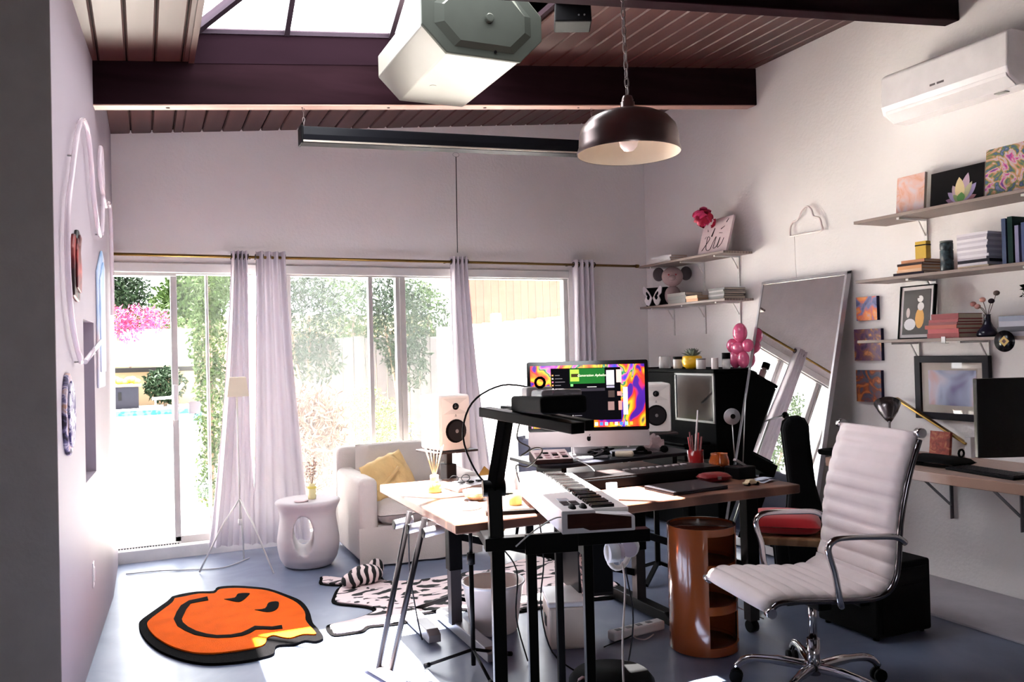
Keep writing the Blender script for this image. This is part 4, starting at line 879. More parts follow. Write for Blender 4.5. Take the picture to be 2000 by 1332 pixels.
a = jar('glass_tumbler', 'empty clear glass jar at the far end of the piano', 4.52, -.845, .05, .1, glass_jar, None); G().lathe([(0,.01),(.03,.01),(.03,.05),(0,.05)], 12).make('tea_light', white_plastic, a)
jar('spice_jar', 'clear jar with a black lid left of the yellow pot', 4.51, -1.036, .036, .075, mat('jar with white filling', (206,198,194), .3), black_plastic, .02)
jar('small_candle', 'white labelled candle right of the yellow pot', 4.49, -1.36, .036, .07, mat('white candle jar', (206,200,198), .4), mat('tin lid', (120,116,112), .4), .01, 'candle')
jar('pillar_candle', 'plain white candle left of the black topped bottle', 4.51, -1.5, .026, .08, mat('white wax', (226,214,212), .5), mat('white wax', (226,214,212)), .004, 'candle')
jar('bottle', 'clear bottle with a tall black top beside the balloon animal', 4.56, -1.57, .03, .075, glass_jar, black_plastic, .045, 'bottle')
t = thing('potted_succulent', 'grey-green succulent in a round yellow pot on the piano', 'plant', (4.53, -1.2, PZ))
G().lathe([(0,0),(.048,0),(.07,.02),(.082,.055),(.075,.09),(.066,.1),(.06,.1),(.06,.09),(0,.088)], 26).make('pot', mat('yellow glaze', (226,176,20), .3), t)
succ = mat('succulent leaf', (110,124,110), .6, ns=20, na=.15)
for i in range(22):
    a = i*2.4; el = .35+.9*(i/22); ln = .085-.02*(i/22)
    d = Vector((math.cos(a)*math.cos(el), math.sin(a)*math.cos(el), math.sin(el))); sd = d.cross(Vector((0,0,1))).normalized()*.014
    b = Vector((0,0,.09))+d*.012; m_ = b+d*ln*.55
    up_ = sd.cross(d).normalized()*.005
    G().add([b, m_+sd+up_*.0, b+d*ln, m_-sd, m_+up_*1.6, m_-up_], [(0,1,4),(1,2,4),(2,3,4),(3,0,4),(0,5,1),(1,5,2),(2,5,3),(3,5,0)]).make('leaf', succ, t)
t = thing('balloon_animal', 'glossy pink balloon animal figurine at the end of the piano', 'figurine', (4.72, -1.5, PZ))
bl = mat('glossy pink', (226,96,140), .2, coat=.6)
for nm, c, r in (('leg',(0,.02,.07),(.04,.05,.07)),('leg',(0,-.07,.065),(.04,.05,.065)),('body',(0,-.02,.15),(.045,.075,.05)),('ear',(0,.05,.17),(.04,.05,.055)),('ear',(.02,-.1,.17),(.04,.05,.05)),('head',(0,-.04,.265),(.05,.06,.075))): G().ball(c, r, 18, 12).make(nm, bl, t)
# leaning mirror
mr = thing('floor_mirror', 'tall silver framed mirror leaning against the right wall', 'mirror')
mx = lambda z: 4.883-(1.893-z)*.2332
def mq(y0, y1, z0, z1, off0, off1):
    vs = [(mx(z)+o*.974-.0, y, z+o*.227) for o in (off0, off1) for (y, z) in ((y0,z0),(y1,z0),(y1,z1),(y0,z1))]
    return G().add(vs, [(3,2,1,0),(4,5,6,7),(0,1,5,4),(1,2,6,5),(2,3,7,6),(3,0,4,7)])
mq(-2.42,-1.63,.06,1.875,0,.006).make('glass', mat('mirror silver', (232,232,230), .0, 1), mr)
fm_ = mat('silver frame', (190,188,192), .35, .6)
for y0, y1, z0, z1 in ((-2.435,-2.418,.012,1.892),(-1.632,-1.615,.012,1.892),(-2.435,-1.615,1.874,1.892),(-2.435,-1.615,.012,.062)): mq(y0,y1,z0,z1,-.006,.036).make('frame', fm_, mr)
# grey armchair and boom stand near the piano, caught by the mirror
ga = thing('tub_chair', 'blue-grey upholstered tub chair by the window, seen in the mirror', 'armchair', (3.42, -.8, 0), -2.2)
gf = mat('blue grey felt', (116,120,140), .9, sheen=.3)
arc_shell(.36, .07, math.radians(-20), math.radians(200), .2, .78, 24).make('backrest', gf, ga, .02, merge=True)
G().lathe([(0,.2),(.3,.2),(.31,.24),(.31,.4),(.28,.44),(0,.445)], 30).make('seat', gf, ga)
for a in (.8, 2.4, 3.9, 5.5): G().cyl((.24*math.cos(a), .24*math.sin(a), .21), (.28*math.cos(a), .28*math.sin(a), 0), .016, .01, 8).make('leg', black_metal, ga)
ms = thing('boom_stand', 'grey boom microphone stand near the window, seen in the mirror', 'mic stand', (3.98, -1.12, 0))
G().cyl((0,0,.05), (0,0,1.12), .01, n=8).make('pole', steel, ms); G().tube([(-.13,.0,1.22),(0,0,1.12),(.2,0,.97)], .008, 8).make('boom', steel, ms)
for a in (0, 2.1, 4.2): G().cyl((0,0,.1), (.2*math.cos(a), .13*math.sin(a), .01), .008, n=6).make('leg', steel, ms)
G().ball((-.14,0,1.22), (.035,.025,.03), 10, 8).make('microphone', black_plastic, ms)
# guitar bag
gb = thing('guitar_bag', 'black padded guitar bag leaning behind the office chair', 'guitar case', (4.24, -2.7, .02), -.55)
gp = [(-.16,0),(.16,0),(.2,.06),(.2,.2),(.15,.33),(.1,.42),(.078,.55),(.075,.8),(.08,.9),(.06,.945),(.02,.96),(-.03,.955),(-.065,.93),(-.08,.88),(-.075,.55),(-.1,.42),(-.15,.33),(-.2,.2),(-.2,.06)]
GL = lambda a, b, h: (a-.12*b*.5, h+.12*b, b)
G().prism(gp, -.045, .045, GL).make('shell', mat('black nylon', (11,11,13), .75, bump=.2, bs=200), gb, .03, 3)
G().tube([GL(a*1.01, b, -.0) for a, b in gp], .006, 6, closed=True).make('zip', black_plastic, gb)
G().prism([(-.13,.05),(.13,.05),(.13,.28),(-.13,.28)], -.062, -.045, GL).make('pocket', mat('black nylon', (11,11,13)), gb, .008)
# wooden chair with red cushion
wc = thing('wooden_chair', 'low wooden chair behind the round cabinet', 'chair', (3.83, -2.93, 0), -.75)
wd_ = ramp_mat('light brown wood', [(.3,(150,108,74)),(.7,(176,134,98))], .5, 'WAVE', 3, 4, 3, stretch=(1,6,1))
G().bx(-.22,.22,-.21,.21,.36,.4).make('seat', wd_, wc, .008)
for x_ in (-.19,.19):
    for y_ in (-.18,.18): G().bx(x_-.02,x_+.02,y_-.02,y_+.02,0,.36).make('leg', wd_, wc, .003)
t = thing('red_cushion', 'red seat cushion on the wooden chair', 'cushion', (3.83, -2.93, .401), -.75)
G().pillow((0,0,.05), (.38,.38,.1), None, .35, 14).make('cover', mat('red felt', (186,20,32), .9, sheen=.3), t); G().ball((0,0,.103), (.014,.014,.006), 10, 6).make('button', mat('red felt', (186,20,32)), t)
# amplifier cube
am = thing('amplifier', 'black box amplifier on the floor by the right wall', 'amplifier', (3.94, -3.42, 0), .0)
G().bx(-.18,.18,-.19,.19,.015,.36).make('cabinet', mat('black tolex', (15,14,15), .7, bump=.3, bs=200), am, .012, 3)
G().bx(-.15,.15,-.197,-.19,.04,.25).make('grille', mat('black grille cloth', (24,22,22), .9, bump=.4, bs=300), am)
G().bx(-.15,.15,-.197,-.19,.27,.33).make('control_panel', black_metal, am)
G().tube(smoothpts([(-.06,0,.36),(-.05,0,.385),(.05,0,.385),(.06,0,.36)], 4), .008, 8).make('handle', black_plastic, am)
for x_ in (-.15,.15):
    for y_ in (-.15,.15): G().cyl((x_,y_,0), (x_,y_,.018), .015, n=10).make('foot', black_plastic, am)
# wall desk
wdk = thing('wall_desk', 'long pale wooden wall desk on steel brackets along the right wall', 'desk', (W, -3.9, 0))
wk = ramp_mat('rough edged pale wood', [(.3,(168,132,114)),(.6,(196,166,150)),(.8,(206,186,178))], .5, 'WAVE', 2, 5, 4, stretch=(6,.6,1))
ed = [(-.0,-1.3)]+[(-.66+.012*math.sin(k*1.3), -1.3+k*.2) for k in range(13)]+[(0,1.3)]; ed = [(a if a < 0 else -.001, b) for a, b in ed]
o = G().prism([(a, -b) if False else (a, b+.0) for a, b in ed], .7, .752).make('top', wk, wdk, .004)
for y_ in (.78, .36, -.5):
    k = G().bar((-.012,y_,.38), (-.012,y_,.69), .03, .005, (0,1,0)).make('bracket', mat('grey steel bracket', (110,108,112), .4, .6), wdk)
    G().bar((-.02,y_,.46), (-.32,y_,.69), .022, .005).make('brace', mat('grey steel bracket', (110,108,112)), k)
    G().bar((-.01,y_,.697), (-.45,y_,.697), .03, .005).make('arm', mat('grey steel bracket', (110,108,112)), k)
WZ = .7525
t = thing('mouse_pad', 'thick black pad at the far end of the wall desk', 'pad', (4.46, -2.78, WZ))
G().prism(rrect(-.13,.13,-.12,.12,.04), 0, .03).make('pad', black_matte, t, .006); G().bx(-.05,.05,.06,.09,.03,.034).make('strap', black_plastic, t)
t = thing('computer_mouse', 'white mouse on the thick black pad', 'mouse', (4.42, -2.78, WZ+.0305), .8)
q = G().ball((0,0,.006), (.055,.032,.032), 18, 12); q.v = [(v[0], v[1], max(v[2], 0)) for v in q.v]; q.make('shell', mat('grey white plastic', (200,194,200), .35), t); G().ball((.035,0,.02), (.016,.008,.008), 8, 6).make('wheel', black_plastic, t)
t = thing('desktop_monitor', 'large black monitor on the wall desk at the right edge', 'monitor', (4.6, -3.9, WZ), -.42)
G().bx(-.36,.36,-.03,.0,.1,.48).make('panel', mat('black screen', (17,16,18), .25), t, .004); G().bx(-.28,.28,.0,.03,.14,.44).make('rear', black_plastic, t, .008)
G().bx(-.06,.06,.03,.05,.0,.3).make('neck', mat('grey plastic', (104,100,100), .5), t); G().bx(-.14,.14,-.08,.1,0,.012).make('foot', mat('grey plastic', (104,100,100)), t, .004)
t = thing('computer_keyboard', 'flat black computer keyboard in front of the black monitor', 'keyboard', (4.44, -3.7, WZ), 1.45)
G().bx(-.2,.2,-.07,.07,0,.014).make('case', black_plastic, t, .004)
kk = mat('black keycap', (26,25,28), .5); kd = None
for i in range(14):
    for j in range(4):
        if kd is None: ko = G().bx(0,.024,0,.026,0,.006).make('keycap', kk, t); kd = ko.data
        else: ko = bpy.data.objects.new('keycap', kd); COL.objects.link(ko); ko.parent = t
        ko.location = (-.192+i*.0275, -.06+j*.031, .014)
t = thing('shoulder_bag', 'flat black bag with a red flap on the wall desk', 'bag', (4.5, -3.3, WZ))
G().pillow((0,-.05,.025), (.22,.36,.05), None, .35, 12).make('bag', black_matte, t); G().pillow((-.06,.11,.05), (.16,.14,.03), None, .35, 10).make('flap', mat('crimson leather', (170,22,36), .4), t)
G().tube([(.05+.02*math.cos(k*PI/5), -.17, .07+.02*math.sin(k*PI/5)) for k in range(10)], .006, 6, closed=True).make('buckle', black_plastic, t)
t = thing('small_canvas', 'small red patterned canvas leaning on the wall desk', 'canvas', (4.84, -3.12, WZ), 0)
G().box((0,0,.07), (.02,.13,.14), rot('Y',.12)).make('canvas', ramp_mat('red brown paint', [(.3,(110,40,30)),(.5,(160,60,44)),(.7,(190,120,80))], .6, 'NOISE', 30, 1), t); G().box((.012,0,.07), (.006,.12,.13), rot('Y',.12)).make('stretcher', wd_, t)
t = thing('desk_lamp', 'brushed metal desk lamp with a conical head over the wall desk', 'desk lamp', (4.62, -2.96, WZ)); t.scale = (1.22,1.22,1.12)
G().lathe([(0,0),(.07,0),(.07,.012),(.02,.02),(0,.02)], 24).make('base', steel, t)
G().tube(smoothpts([(0,0,.02),(.02,.02,.1),(.01,.01,.18)], 5), .006, 8).make('arm', steel, t)
Rl = Matrix.Rotation(.55, 3, 'Y') @ Matrix.Rotation(-.5, 3, 'X')
q = G().lathe([(.008,0),(.02,.02),(.045,.07),(.062,.12),(.058,.12),(.042,.07),(.014,.02)], 26, closed=True); q.v = [tuple(Vector((.01,.01,.175))+Rl @ Vector(v)) for v in q.v]; q.make('head', mat('gunmetal', (120,114,116), .25, .9), t)
q = G().ball((0,0,.09), .026, 12, 8); q.v = [tuple(Vector((.01,.01,.175))+Rl @ Vector(v)) for v in q.v]; q.make('bulb', white_plastic, t)
t = thing('brass_wall_bar', 'slanted slim brass bar lamp fixed to the right wall', 'wall lamp', (W-.05, -3.02, .95))
G().bar((0,.235,.12), (0,-.235,-.12), .03, .012, (0,1,1)).make('bar', brass, t, .002); G().bar((-.007,.235,.12), (-.007,-.235,-.12), .006, .006, (0,1,1)).make('rib', mat('dark brass', (112,84,38), .4, .8), t)
G().bx(-.0,.05,-.26,-.22,-.2,-.08).make('mount', white_plastic, t, .004)
# wall cabinets of the setting: light conduit along the base of the wall
cable('floor_cable', 'thin grey cable lying along the foot of the right wall', [(4.6,-3.1,.006),(4.7,-3.4,.006),(4.6,-3.7,.006),(4.75,-4.0,.006)], .005, mat('grey cord', (190,186,192)))
# framed picture on the wall
fr_w = lambda a, b, h: (W-h, a, b)
t = thing('framed_print', 'black framed pastel abstract print on the wall above the desk', 'picture', (0,0,0))
for a in ((-3.39,-2.91,1.29,1.33),(-3.39,-2.91,.955,.995),(-2.95,-2.91,.99,1.295),(-3.39,-3.35,.99,1.295)): G().bx(W-.035,W-.003,a[0],a[1],a[2],a[3]).make('frame', mat('black frame', (38,36,42), .4), t, .003)
G().bx(W-.018,W-.004,-3.352,-2.948,.993,1.292).make('mat_board', mat('cream board', (214,204,192), .8), t)
G().bx(W-.02,W-.017,-3.305,-2.995,1.04,1.245).make('print', ramp_mat('pastel wash with reflection', [(.28,(120,106,160)),(.4,(186,196,220)),(.52,(222,216,230)),(.6,(226,186,186)),(.68,(220,206,150)),(.78,(150,176,120))], .5, 'NOISE', 4.5, .8, 2), t)  # print colours lightened to include a whitish reflection on the glass
G().bx(W-.027,W-.025,-3.352,-2.948,.993,1.292).make('glazing', pane_mat('picture glass', 0), t)
def wall_square(label, y0, y1, z0, z1, stops, sc, d, dep=.025):
    t = thing('small_painting', label, 'painting', (0,0,0), 0, 'three small square paintings')
    G().bx(W-dep,W-.001,y0,y1,z0,z1).make('canvas', mat('dark blue canvas side', (44,40,66), .7), t)
    G().bx(W-dep-.002,W-dep,y0,y1,z0,z1).make('paint', ramp_mat('paint '+label[:22], stops, .5, 'NOISE', sc, d, 4), t)
wall_square('top small square painting, blue with an orange figure, beside the mirror', -2.64,-2.475,1.562,1.716, [(.3,(50,50,90)),(.45,(120,120,170)),(.52,(220,110,80)),(.62,(240,150,70)),(.75,(190,170,200))], 11, .6)
wall_square('middle small square painting, purple and copper swirls', -2.665,-2.45,1.302,1.507, [(.3,(56,40,70)),(.45,(100,60,96)),(.55,(120,76,70)),(.65,(206,130,70)),(.8,(150,130,160))], 9, 2.5)
wall_square('bottom small square painting, dark blue with rust flames', -2.655,-2.456,1.035,1.24, [(.3,(40,50,80)),(.45,(80,80,100)),(.55,(130,60,36)),(.65,(200,110,50)),(.78,(90,100,130))], 10, 2)
# neon cloud sign
t = thing('cloud_neon', 'unlit white cloud shaped neon tube on the right wall', 'neon sign', (W-.02, -2.04, 2.2))
G().tube(smoothpts([(0,.15,0),(0,.148,.06),(0,.12,.1),(0,.07,.11),(0,.03,.165),(0,-.02,.188),(0,-.06,.16),(0,-.08,.11),(0,-.13,.09),(0,-.15,.04),(0,-.145,0),(0,0,0),(0,.15,0)], 5)[:-1], .007, 8, closed=True).make('tube', mat('frosted neon tube', (236,224,222), .3), t)
G().tube([(0,.11,0),(.005,.112,-.2),(.008,.108,-.32)], .0018, 5).make('wire', mat('clear wire', (206,198,196), .3), t)
# air conditioner
ac = thing('air_conditioner', 'white split air conditioner high on the right wall', 'air conditioner', (W, -3.28, 2.74))
G().prism([(-.001,0),(-.12,0),(-.2,.045),(-.215,.09),(-.205,.27),(-.17,.29),(-.001,.29)], -.4, .4, lambda a,b,h: (a,h,b)).make('housing', mat('white ac plastic', (236,232,234), .2, coat=.3), ac, .012, 3)
G().prism([(-.128,-.004),(-.204,.04),(-.209,.06),(-.132,.012)], -.385, .37, lambda a,b,h: (a,h,b)).make('louver', mat('white ac plastic', (236,232,234)), ac, .003)
G().bx(-.2105,-.2,-.39,.39,.078,.081).make('seam', mat('grey seam', (150,144,144), .5), ac)
for y0, y1 in ((-.03,.015),(.025,.06)): G().bx(-.2135,-.2095,y0,y1,.118,.13).make('logo', mat('logo grey', (96,88,92), .5), ac)
G().bx(-.1,-.06,-.3,-.24,-.004,0).make('label', mat('tiny grey label', (150,150,144), .5), ac)
# ------------------------------------------------ shelves
shm = ramp_mat('grey brown shelf laminate', [(.3,(116,98,92)),(.7,(142,124,116))], .5, 'WAVE', 2, 3, 3, stretch=(6,.8,1))
def shelf(label, y0, y1, z, br):
    t = thing('wall_shelf', label, 'shelf', (0,0,0))
    G().bx(W-.28, W-.001, y0, y1, z, z+.018).make('board', shm, t, .002)
    for y_ in br:
        k = G().bx(W-.012, W-.001, y_-.011, y_+.011, z-.24, z).make('bracket', white_metal, t)
        G().bx(W-.24, W-.001, y_-.009, y_+.009, z-.012, z).make('arm', white_metal, k)
        G().bar((W-.012,y_,z-.1), (W-.07,y_,z-.012), .008, .008).make('gusset', white_metal, k)
A1, A2, B1, B2, B3 = 2.128, 1.766, 2.15, 1.785, 1.415
shelf('short wall shelf above the piano, upper one', -1.46, -.3, A1, (-.42,-.86,-1.3))
shelf('short wall shelf above the piano, lower one', -1.46, -.3, A2, (-.42,-.86,-1.3))
shelf('long wall shelf at the right, top one under the paintings', -5.2, -2.71, B1, (-3.0,-3.75,-4.5))
shelf('long wall shelf at the right, middle one with books', -5.2, -2.71, B2, (-3.05,-3.75,-4.5))
shelf('long wall shelf at the right, lowest one with red books', -5.2, -2.71, B3, (-2.92,-3.37,-4.5))
paper = mat('page edges', (222,206,190), .8, ns=60, na=.06, stretch=(1,1,8))
def book(label, cx, cy, z, w_, d_, h, col, rz=0, group=None, pages=None):
    t = thing('book', label, 'book', (cx, cy, z), rz, group)
    c = 'cover %d %d %d' % col; m = mat(c, col, .5); e = min(.003, h*.2)
    G().bx(-w_/2+.004, w_/2-.001, -d_/2+.003, d_/2-.003, e, h-e).make('pages', pages or paper, t)
    G().bx(-w_/2, w_/2, -d_/2, d_/2, 0, e).bx(-w_/2, w_/2, -d_/2, d_/2, h-e, h).bx(-w_/2, -w_/2+.004, -d_/2, d_/2, e, h-e).make('cover', m, t)
    return t
ORD = ['bottom','second','third','fourth','fifth','sixth','seventh','eighth','ninth','tenth','eleventh','twelfth']
def stack(desc, x_, y_, z, specs, group):
    n = len(specs)
    for i, (col, cn, w_, d_, h, dy) in enumerate(specs):
        pos = 'top' if i == n-1 else ORD[i]
        book('%s book, %s of the stack %s' % (cn, pos, desc), x_, y_+dy, z+.0003*(i+1), w_, d_, h, col, random.uniform(-.05,.05), group); z += h
    return z+.0003*n
# upper short shelf
stack('on the upper short shelf', 4.745, -.62, A1+.018, [((236,232,230),'white',.17,.3,.018,0),((228,224,222),'off-white',.17,.3,.017,.005),((240,236,236),'bright white',.165,.29,.016,-.004)], 'white books above the piano')
t = thing('lettered_canvas', 'pale pink hand lettered canvas leaning on the upper short shelf', 'canvas', (4.74, -1.21, A1+.0185), 0)
cv = mat('pale pink canvas', (222,200,204), .7); Rc = rot('Y', .3)
G().box(Rc @ Vector((0,0,.15)), (.02,.36,.3), Rc).make('canvas', cv, t, .003)
def onc(y, z): return Rc @ Vector((-.0115, y, z))
ink = mat('ink black', (40,32,36), .6)
G().tube(smoothpts([onc(.13,.04), onc(.06,.13), onc(.09,.15), onc(.08,.05), onc(.03,.04), onc(.0,.11), onc(-.02,.14), onc(-.01,.05), onc(-.05,.06), onc(-.07,.13), onc(-.06,.05), onc(-.1,.07), onc(-.12,.12)], 5), .0022, 4).make('lettering', ink, t)
for a, b, r in ((( .04,.15),(.02,.22),.006),((-.06,.2),(-.1,.22),.003),((-.11,.25),(-.13,.28),.003),((.1,.2),(.11,.22),.002),((-.05,.17),(-.09,.165),.002),((.12,.14),(.11,.16),.002)): G().cyl(onc(*a), onc(*b), r, r*.5, 6).make('brush_mark', ink, t)
t = thing('silk_flower', 'bright pink silk flower hooked on the corner of the lettered canvas', 'flower', (4.71, -1.15, A1+.3))
fp_ = mat('hot pink silk', (190,8,62), .5)
rnd = random.Random(12)
for i in range(26):
    a = rnd.uniform(0, 6.28); el = rnd.uniform(-.5, 1.3); d = Vector((math.cos(a)*math.cos(el), math.sin(a)*math.cos(el), math.sin(el))); c = d*rnd.uniform(.03,.085)
    c.y *= 1.2; sd = d.orthogonal().normalized(); s2 = d.cross(sd)
    g = G().grid(lambda u, v: tuple(c+(u-.5)*.07*sd+(v-.5)*.06*s2+d*(.02*math.sin(PI*u)*math.sin(PI*v)+.012*math.sin(9*u))), 5, 5); g.make('petal', fp_ if i % 3 else mat('rose pink silk', (236,70,130), .5), t)
# lower short shelf
t = thing('butterfly_box', 'black box with a white butterfly cut-out on the lower short shelf', 'box', (4.735, -.45, A2+.0185), .55)
G().bx(-.04,.06,-.11,.09,0,.16).make('box', black_matte, t, .004)
def wing(s_): return [(s_*.004,.07),(s_*.03,.12),(s_*.075,.175),(s_*.09,.16),(s_*.085,.11),(s_*.06,.085),(s_*.075,.05),(s_*.06,.012),(s_*.035,.0),(s_*.015,.03)]
for s_ in (-1, 1):
    wg = G().prism([(a+.02, b) for a, b in wing(s_)], -.062, -.05, lambda a,b,h: (h, a, b)).make('wing', mat('white card', (232,224,226), .6), t)
    G().prism([(a*.42+.02+s_*.02, .09+(b-.09)*.42) for a, b in wing(s_)], -.065, -.062, lambda a,b,h: (h, a, b)).make('wing_mark', black_matte, wg)
t = thing('plush_toy', 'grey pink plush toy with big round ears behind the butterfly box', 'plush toy', (4.77, -.63, A2+.0185), .95)
pf = mat('grey pink plush', (176,150,150), .95, bump=.6, bs=150); pe = mat('dark grey plush', (84,76,80), .95, bump=.6, bs=150)
G().ball((0,0,.08), (.06,.07,.085), 14, 10).make('body', pf, t); G().ball((-.02,.0,.24), (.07,.09,.085), 16, 12).make('head', pf, t); G().ball((-.085,.0,.225), (.035,.03,.025), 10, 8).make('muzzle', pf, t)
for s_ in (-1, 1): G().ball((.01,s_*.115,.265), (.018,.05,.06), 14, 10).make('ear', pe, t); G().ball((-.087,s_*.03,.25), .008, 8, 6).make('eye', mat('pink eye', (170,60,70), .4), t)
stack('beside the plush toy', 4.75, -.83, A2+.018, [((120,112,108),'grey',.17,.26,.03,0),((112,104,102),'dark grey',.17,.26,.028,0),((126,118,112),'warm grey',.17,.25,.026,.004)], 'grey books above the piano')
stack('in the middle of the lower short shelf', 4.74, -1.06, A2+.018, [((196,140,92),'orange tan',.18,.16,.022,0),((222,184,140),'pale tan',.18,.15,.024,.01)], 'tan books above the piano')
stack('at the near end of the lower short shelf', 4.8, -1.3, A2+.018, [((96,88,84),'dark',.2,.2,.024,0),((150,142,140),'silver grey',.19,.2,.016,.01),((104,98,96),'charcoal',.2,.2,.016,-.005),((168,162,160),'pale grey',.19,.19,.014,.008),((84,78,78),'black-grey',.2,.2,.016,0)], 'worn books above the piano')
# top long shelf paintings
TZ = B1+.0185
def leaner(label, y0, y1, h, base_x, m, tilt=.1):
    t = thing('leaning_painting', label, 'painting', (base_x, (y0+y1)/2, TZ)); R_ = rot('Y', tilt); w_ = abs(y1-y0)
    G().box(R_ @ Vector((0,0,h/2)), (.018, w_, h), R_).make('canvas', mat('canvas side', (196,182,172), .8), t)
    G().box(R_ @ Vector((-.01,0,h/2)), (.002, w_-.002, h-.002), R_).make('paint', m, t)
    return t, R_
leaner('small peach and pink abstract painting on the top shelf', -3.08,-2.885,.245, 4.82, ramp_mat('peach wash', [(.35,(226,206,208)),(.5,(232,190,180)),(.6,(228,168,142)),(.72,(222,206,210))], .7, 'NOISE', 9, 1.5, 4))
t, R_ = leaner('black painting of a pale lotus flower on the top shelf', -3.44,-3.105,.225, 4.84, mat('black ground', (24,22,24), .5))
def petal(cy, cz, ang, ln, wd_, col, lv):
    P = [(0,0)]+[(wd_*math.sin(PI*k/8)**.8*.5, ln*k/8) for k in range(1,8)]+[(0,ln)]+[(-wd_*math.sin(PI*k/8)**.8*.5, ln*k/8) for k in range(7,0,-1)]
    ca, sa = math.cos(ang), math.sin(ang)
    vs = [R_ @ Vector((-.0114-.0004*lv, cy-(a*ca+b*sa), cz-a*sa+b*ca)) for a, b in P]
    G().add(vs, [tuple(range(len(vs)))]).make('petal', mat('petal %d %d %d' % col, col, .6), t)
for i, (a, ln, wd_, col) in enumerate(((-1.25,.1,.035,(150,110,140)),(1.25,.1,.035,(176,120,130)),(.75,.135,.05,(176,160,206)),(-.85,.11,.04,(180,160,200)),(.25,.17,.055,(200,170,190)),(.55,.13,.04,(196,190,150)),(-.45,.12,.045,(206,176,186)),(-.08,.15,.06,(236,214,160)),(-.7,.07,.03,(150,170,110)),(.1,.06,.05,(110,170,90)))): petal(-.03, .02, a, ln, wd_, col, i)
leaner('bright swirling rainbow painting at the right end of the top shelf', -3.85,-3.475,.275, 4.8, ramp_mat('rainbow swirl', [(.25,(150,150,200)),(.38,(60,90,130)),(.45,(110,130,70)),(.52,(214,150,110)),(.58,(206,196,200)),(.66,(214,70,150)),(.75,(90,70,150))], .5, 'NOISE', 8, 3, 2))
# middle long shelf
MZ = B2+.018
zt = stack('under the yellow box', 4.78, -3.075, MZ, [((40,32,44),'black',.2,.2,.016,.01),((214,166,128),'cream orange',.19,.175,.018,0),((206,140,84),'orange',.19,.165,.02,-.003),((60,44,44),'dark brown',.19,.17,.014,0),((196,128,84),'burnt orange',.17,.15,.018,-.01)], 'orange books on the middle shelf')
t = thing('yellow_box', 'small yellow box with a black band on the orange books', 'box', (4.72, -3.14, zt+.0005))
G().bx(-.02,.02,-.036,.036,0,.1).make('box', mat('golden yellow card', (206,164,26), .4), t, .002); G().bx(-.0206,.0206,-.0366,.0366,.074,.081).make('band', black_plastic, t)
t = thing('tumbler_can', 'dark teal metal canister beside the orange books', 'canister', (4.695, -3.31, MZ+.0005))
G().lathe([(0,0),(.032,0),(.034,.004),(.034,.05),(.031,.056),(.034,.062),(.034,.11),(.031,.116),(.034,.122),(.034,.15),(.03,.156)], 24).make('can', ramp_mat('teal print', [(.4,(20,32,36)),(.6,(60,80,86))], .35, 'NOISE', 40), t); G().lathe([(.0,.156),(.033,.156),(.033,.166),(0,.166)], 24).make('lid', mat('grey lid', (110,116,112), .4), t)
z = MZ
for i in range(13):
    cols = [(226,220,226),(206,198,206),(232,226,230),(196,186,196)]; h = .0125+.002*(i % 3)
    col = (200,176,150) if i == 0 else ((50,48,56) if i == 2 else cols[i % 4])
    lb = 'tan magazine at the bottom of the tall white stack' if i == 0 else 'black magazine near the bottom of the tall white stack' if i == 2 else 'thin white magazine, %s of the tall stack on the middle shelf' % ('top' if i == 12 else ORD[i])
    t = thing('magazine', lb, 'magazine', (4.79, -3.475, z+.0002), random.uniform(-.04,.04), 'magazines on the middle shelf')
    G().bx(-.11,.11,-.088+.003*(i % 2),.09,0,h-.0004).make('pages', mat('mag %d %d %d' % col, col, .5), t); z += h
G().bx(-.1,.1,-.09,-.0885,.002,.01)
for i, (col, cn, w_, h) in enumerate((((22,50,92),'navy blue',.022,.235),((26,50,46),'dark green',.026,.24),((126,122,156),'lilac',.02,.19),((40,60,110),'blue',.02,.2),((60,60,66),'grey',.03,.21))):
    y_ = -3.655-.034*i
    t = thing('upright_book', '%s book standing upright at the right of the middle shelf' % cn, 'book', (4.76, y_, MZ+.0005), 0, 'upright books')
    G().bx(-.08,.08,-w_/2+.002,w_/2-.002,.002,h-.003).make('pages', paper, t)
    G().bx(-.083,.083,-w_/2,-w_/2+.002,0,h).bx(-.083,.083,w_/2-.002,w_/2,0,h).bx(-.085,-.08,-w_/2,w_/2,0,h).make('cover', mat('upright %s' % cn, col, .4), t)
# lowest long shelf
LZ = B3+.018
t = thing('framed_print', 'narrow black and white framed illustration leaning on the lowest shelf', 'picture', (4.78, -3.025, LZ+.0005)); Rf = rot('Y', .12)
def fbox(y0, y1, z0, z1, x0, x1, nm, m): return G().box(Rf @ Vector(((x0+x1)/2, (y0+y1)/2, (z0+z1)/2)), (x1-x0, y1-y0, z1-z0), Rf).make(nm, m, t)
fbox(-.115,.115,0,.315,-.006,.008,'mount', mat('white mount', (222,214,214), .7))
for a in ((-.118,.118,-.001,.006),(-.118,.118,.31,.317),(-.118,-.111,0,.316),(.111,.118,0,.316)): fbox(*a,-.014,.01,'frame',black_plastic)
fbox(-.092,.092,.025,.29,-.009,-.006,'picture_ground', mat('charcoal print', (72,68,66), .6))
def blob(pts, lv, col, nm):
    vs = [Rf @ Vector((-.0095-.0005*lv, a, b)) for a, b in pts]; G().add(vs, [tuple(range(len(vs)))]).make(nm, mat('print %d %d %d' % col, col, .6), t)
ell = lambda cy, cz, ry, rz_, n=14: [(cy+ry*math.cos(2*PI*k/n), cz+rz_*math.sin(2*PI*k/n)) for k in range(n)]
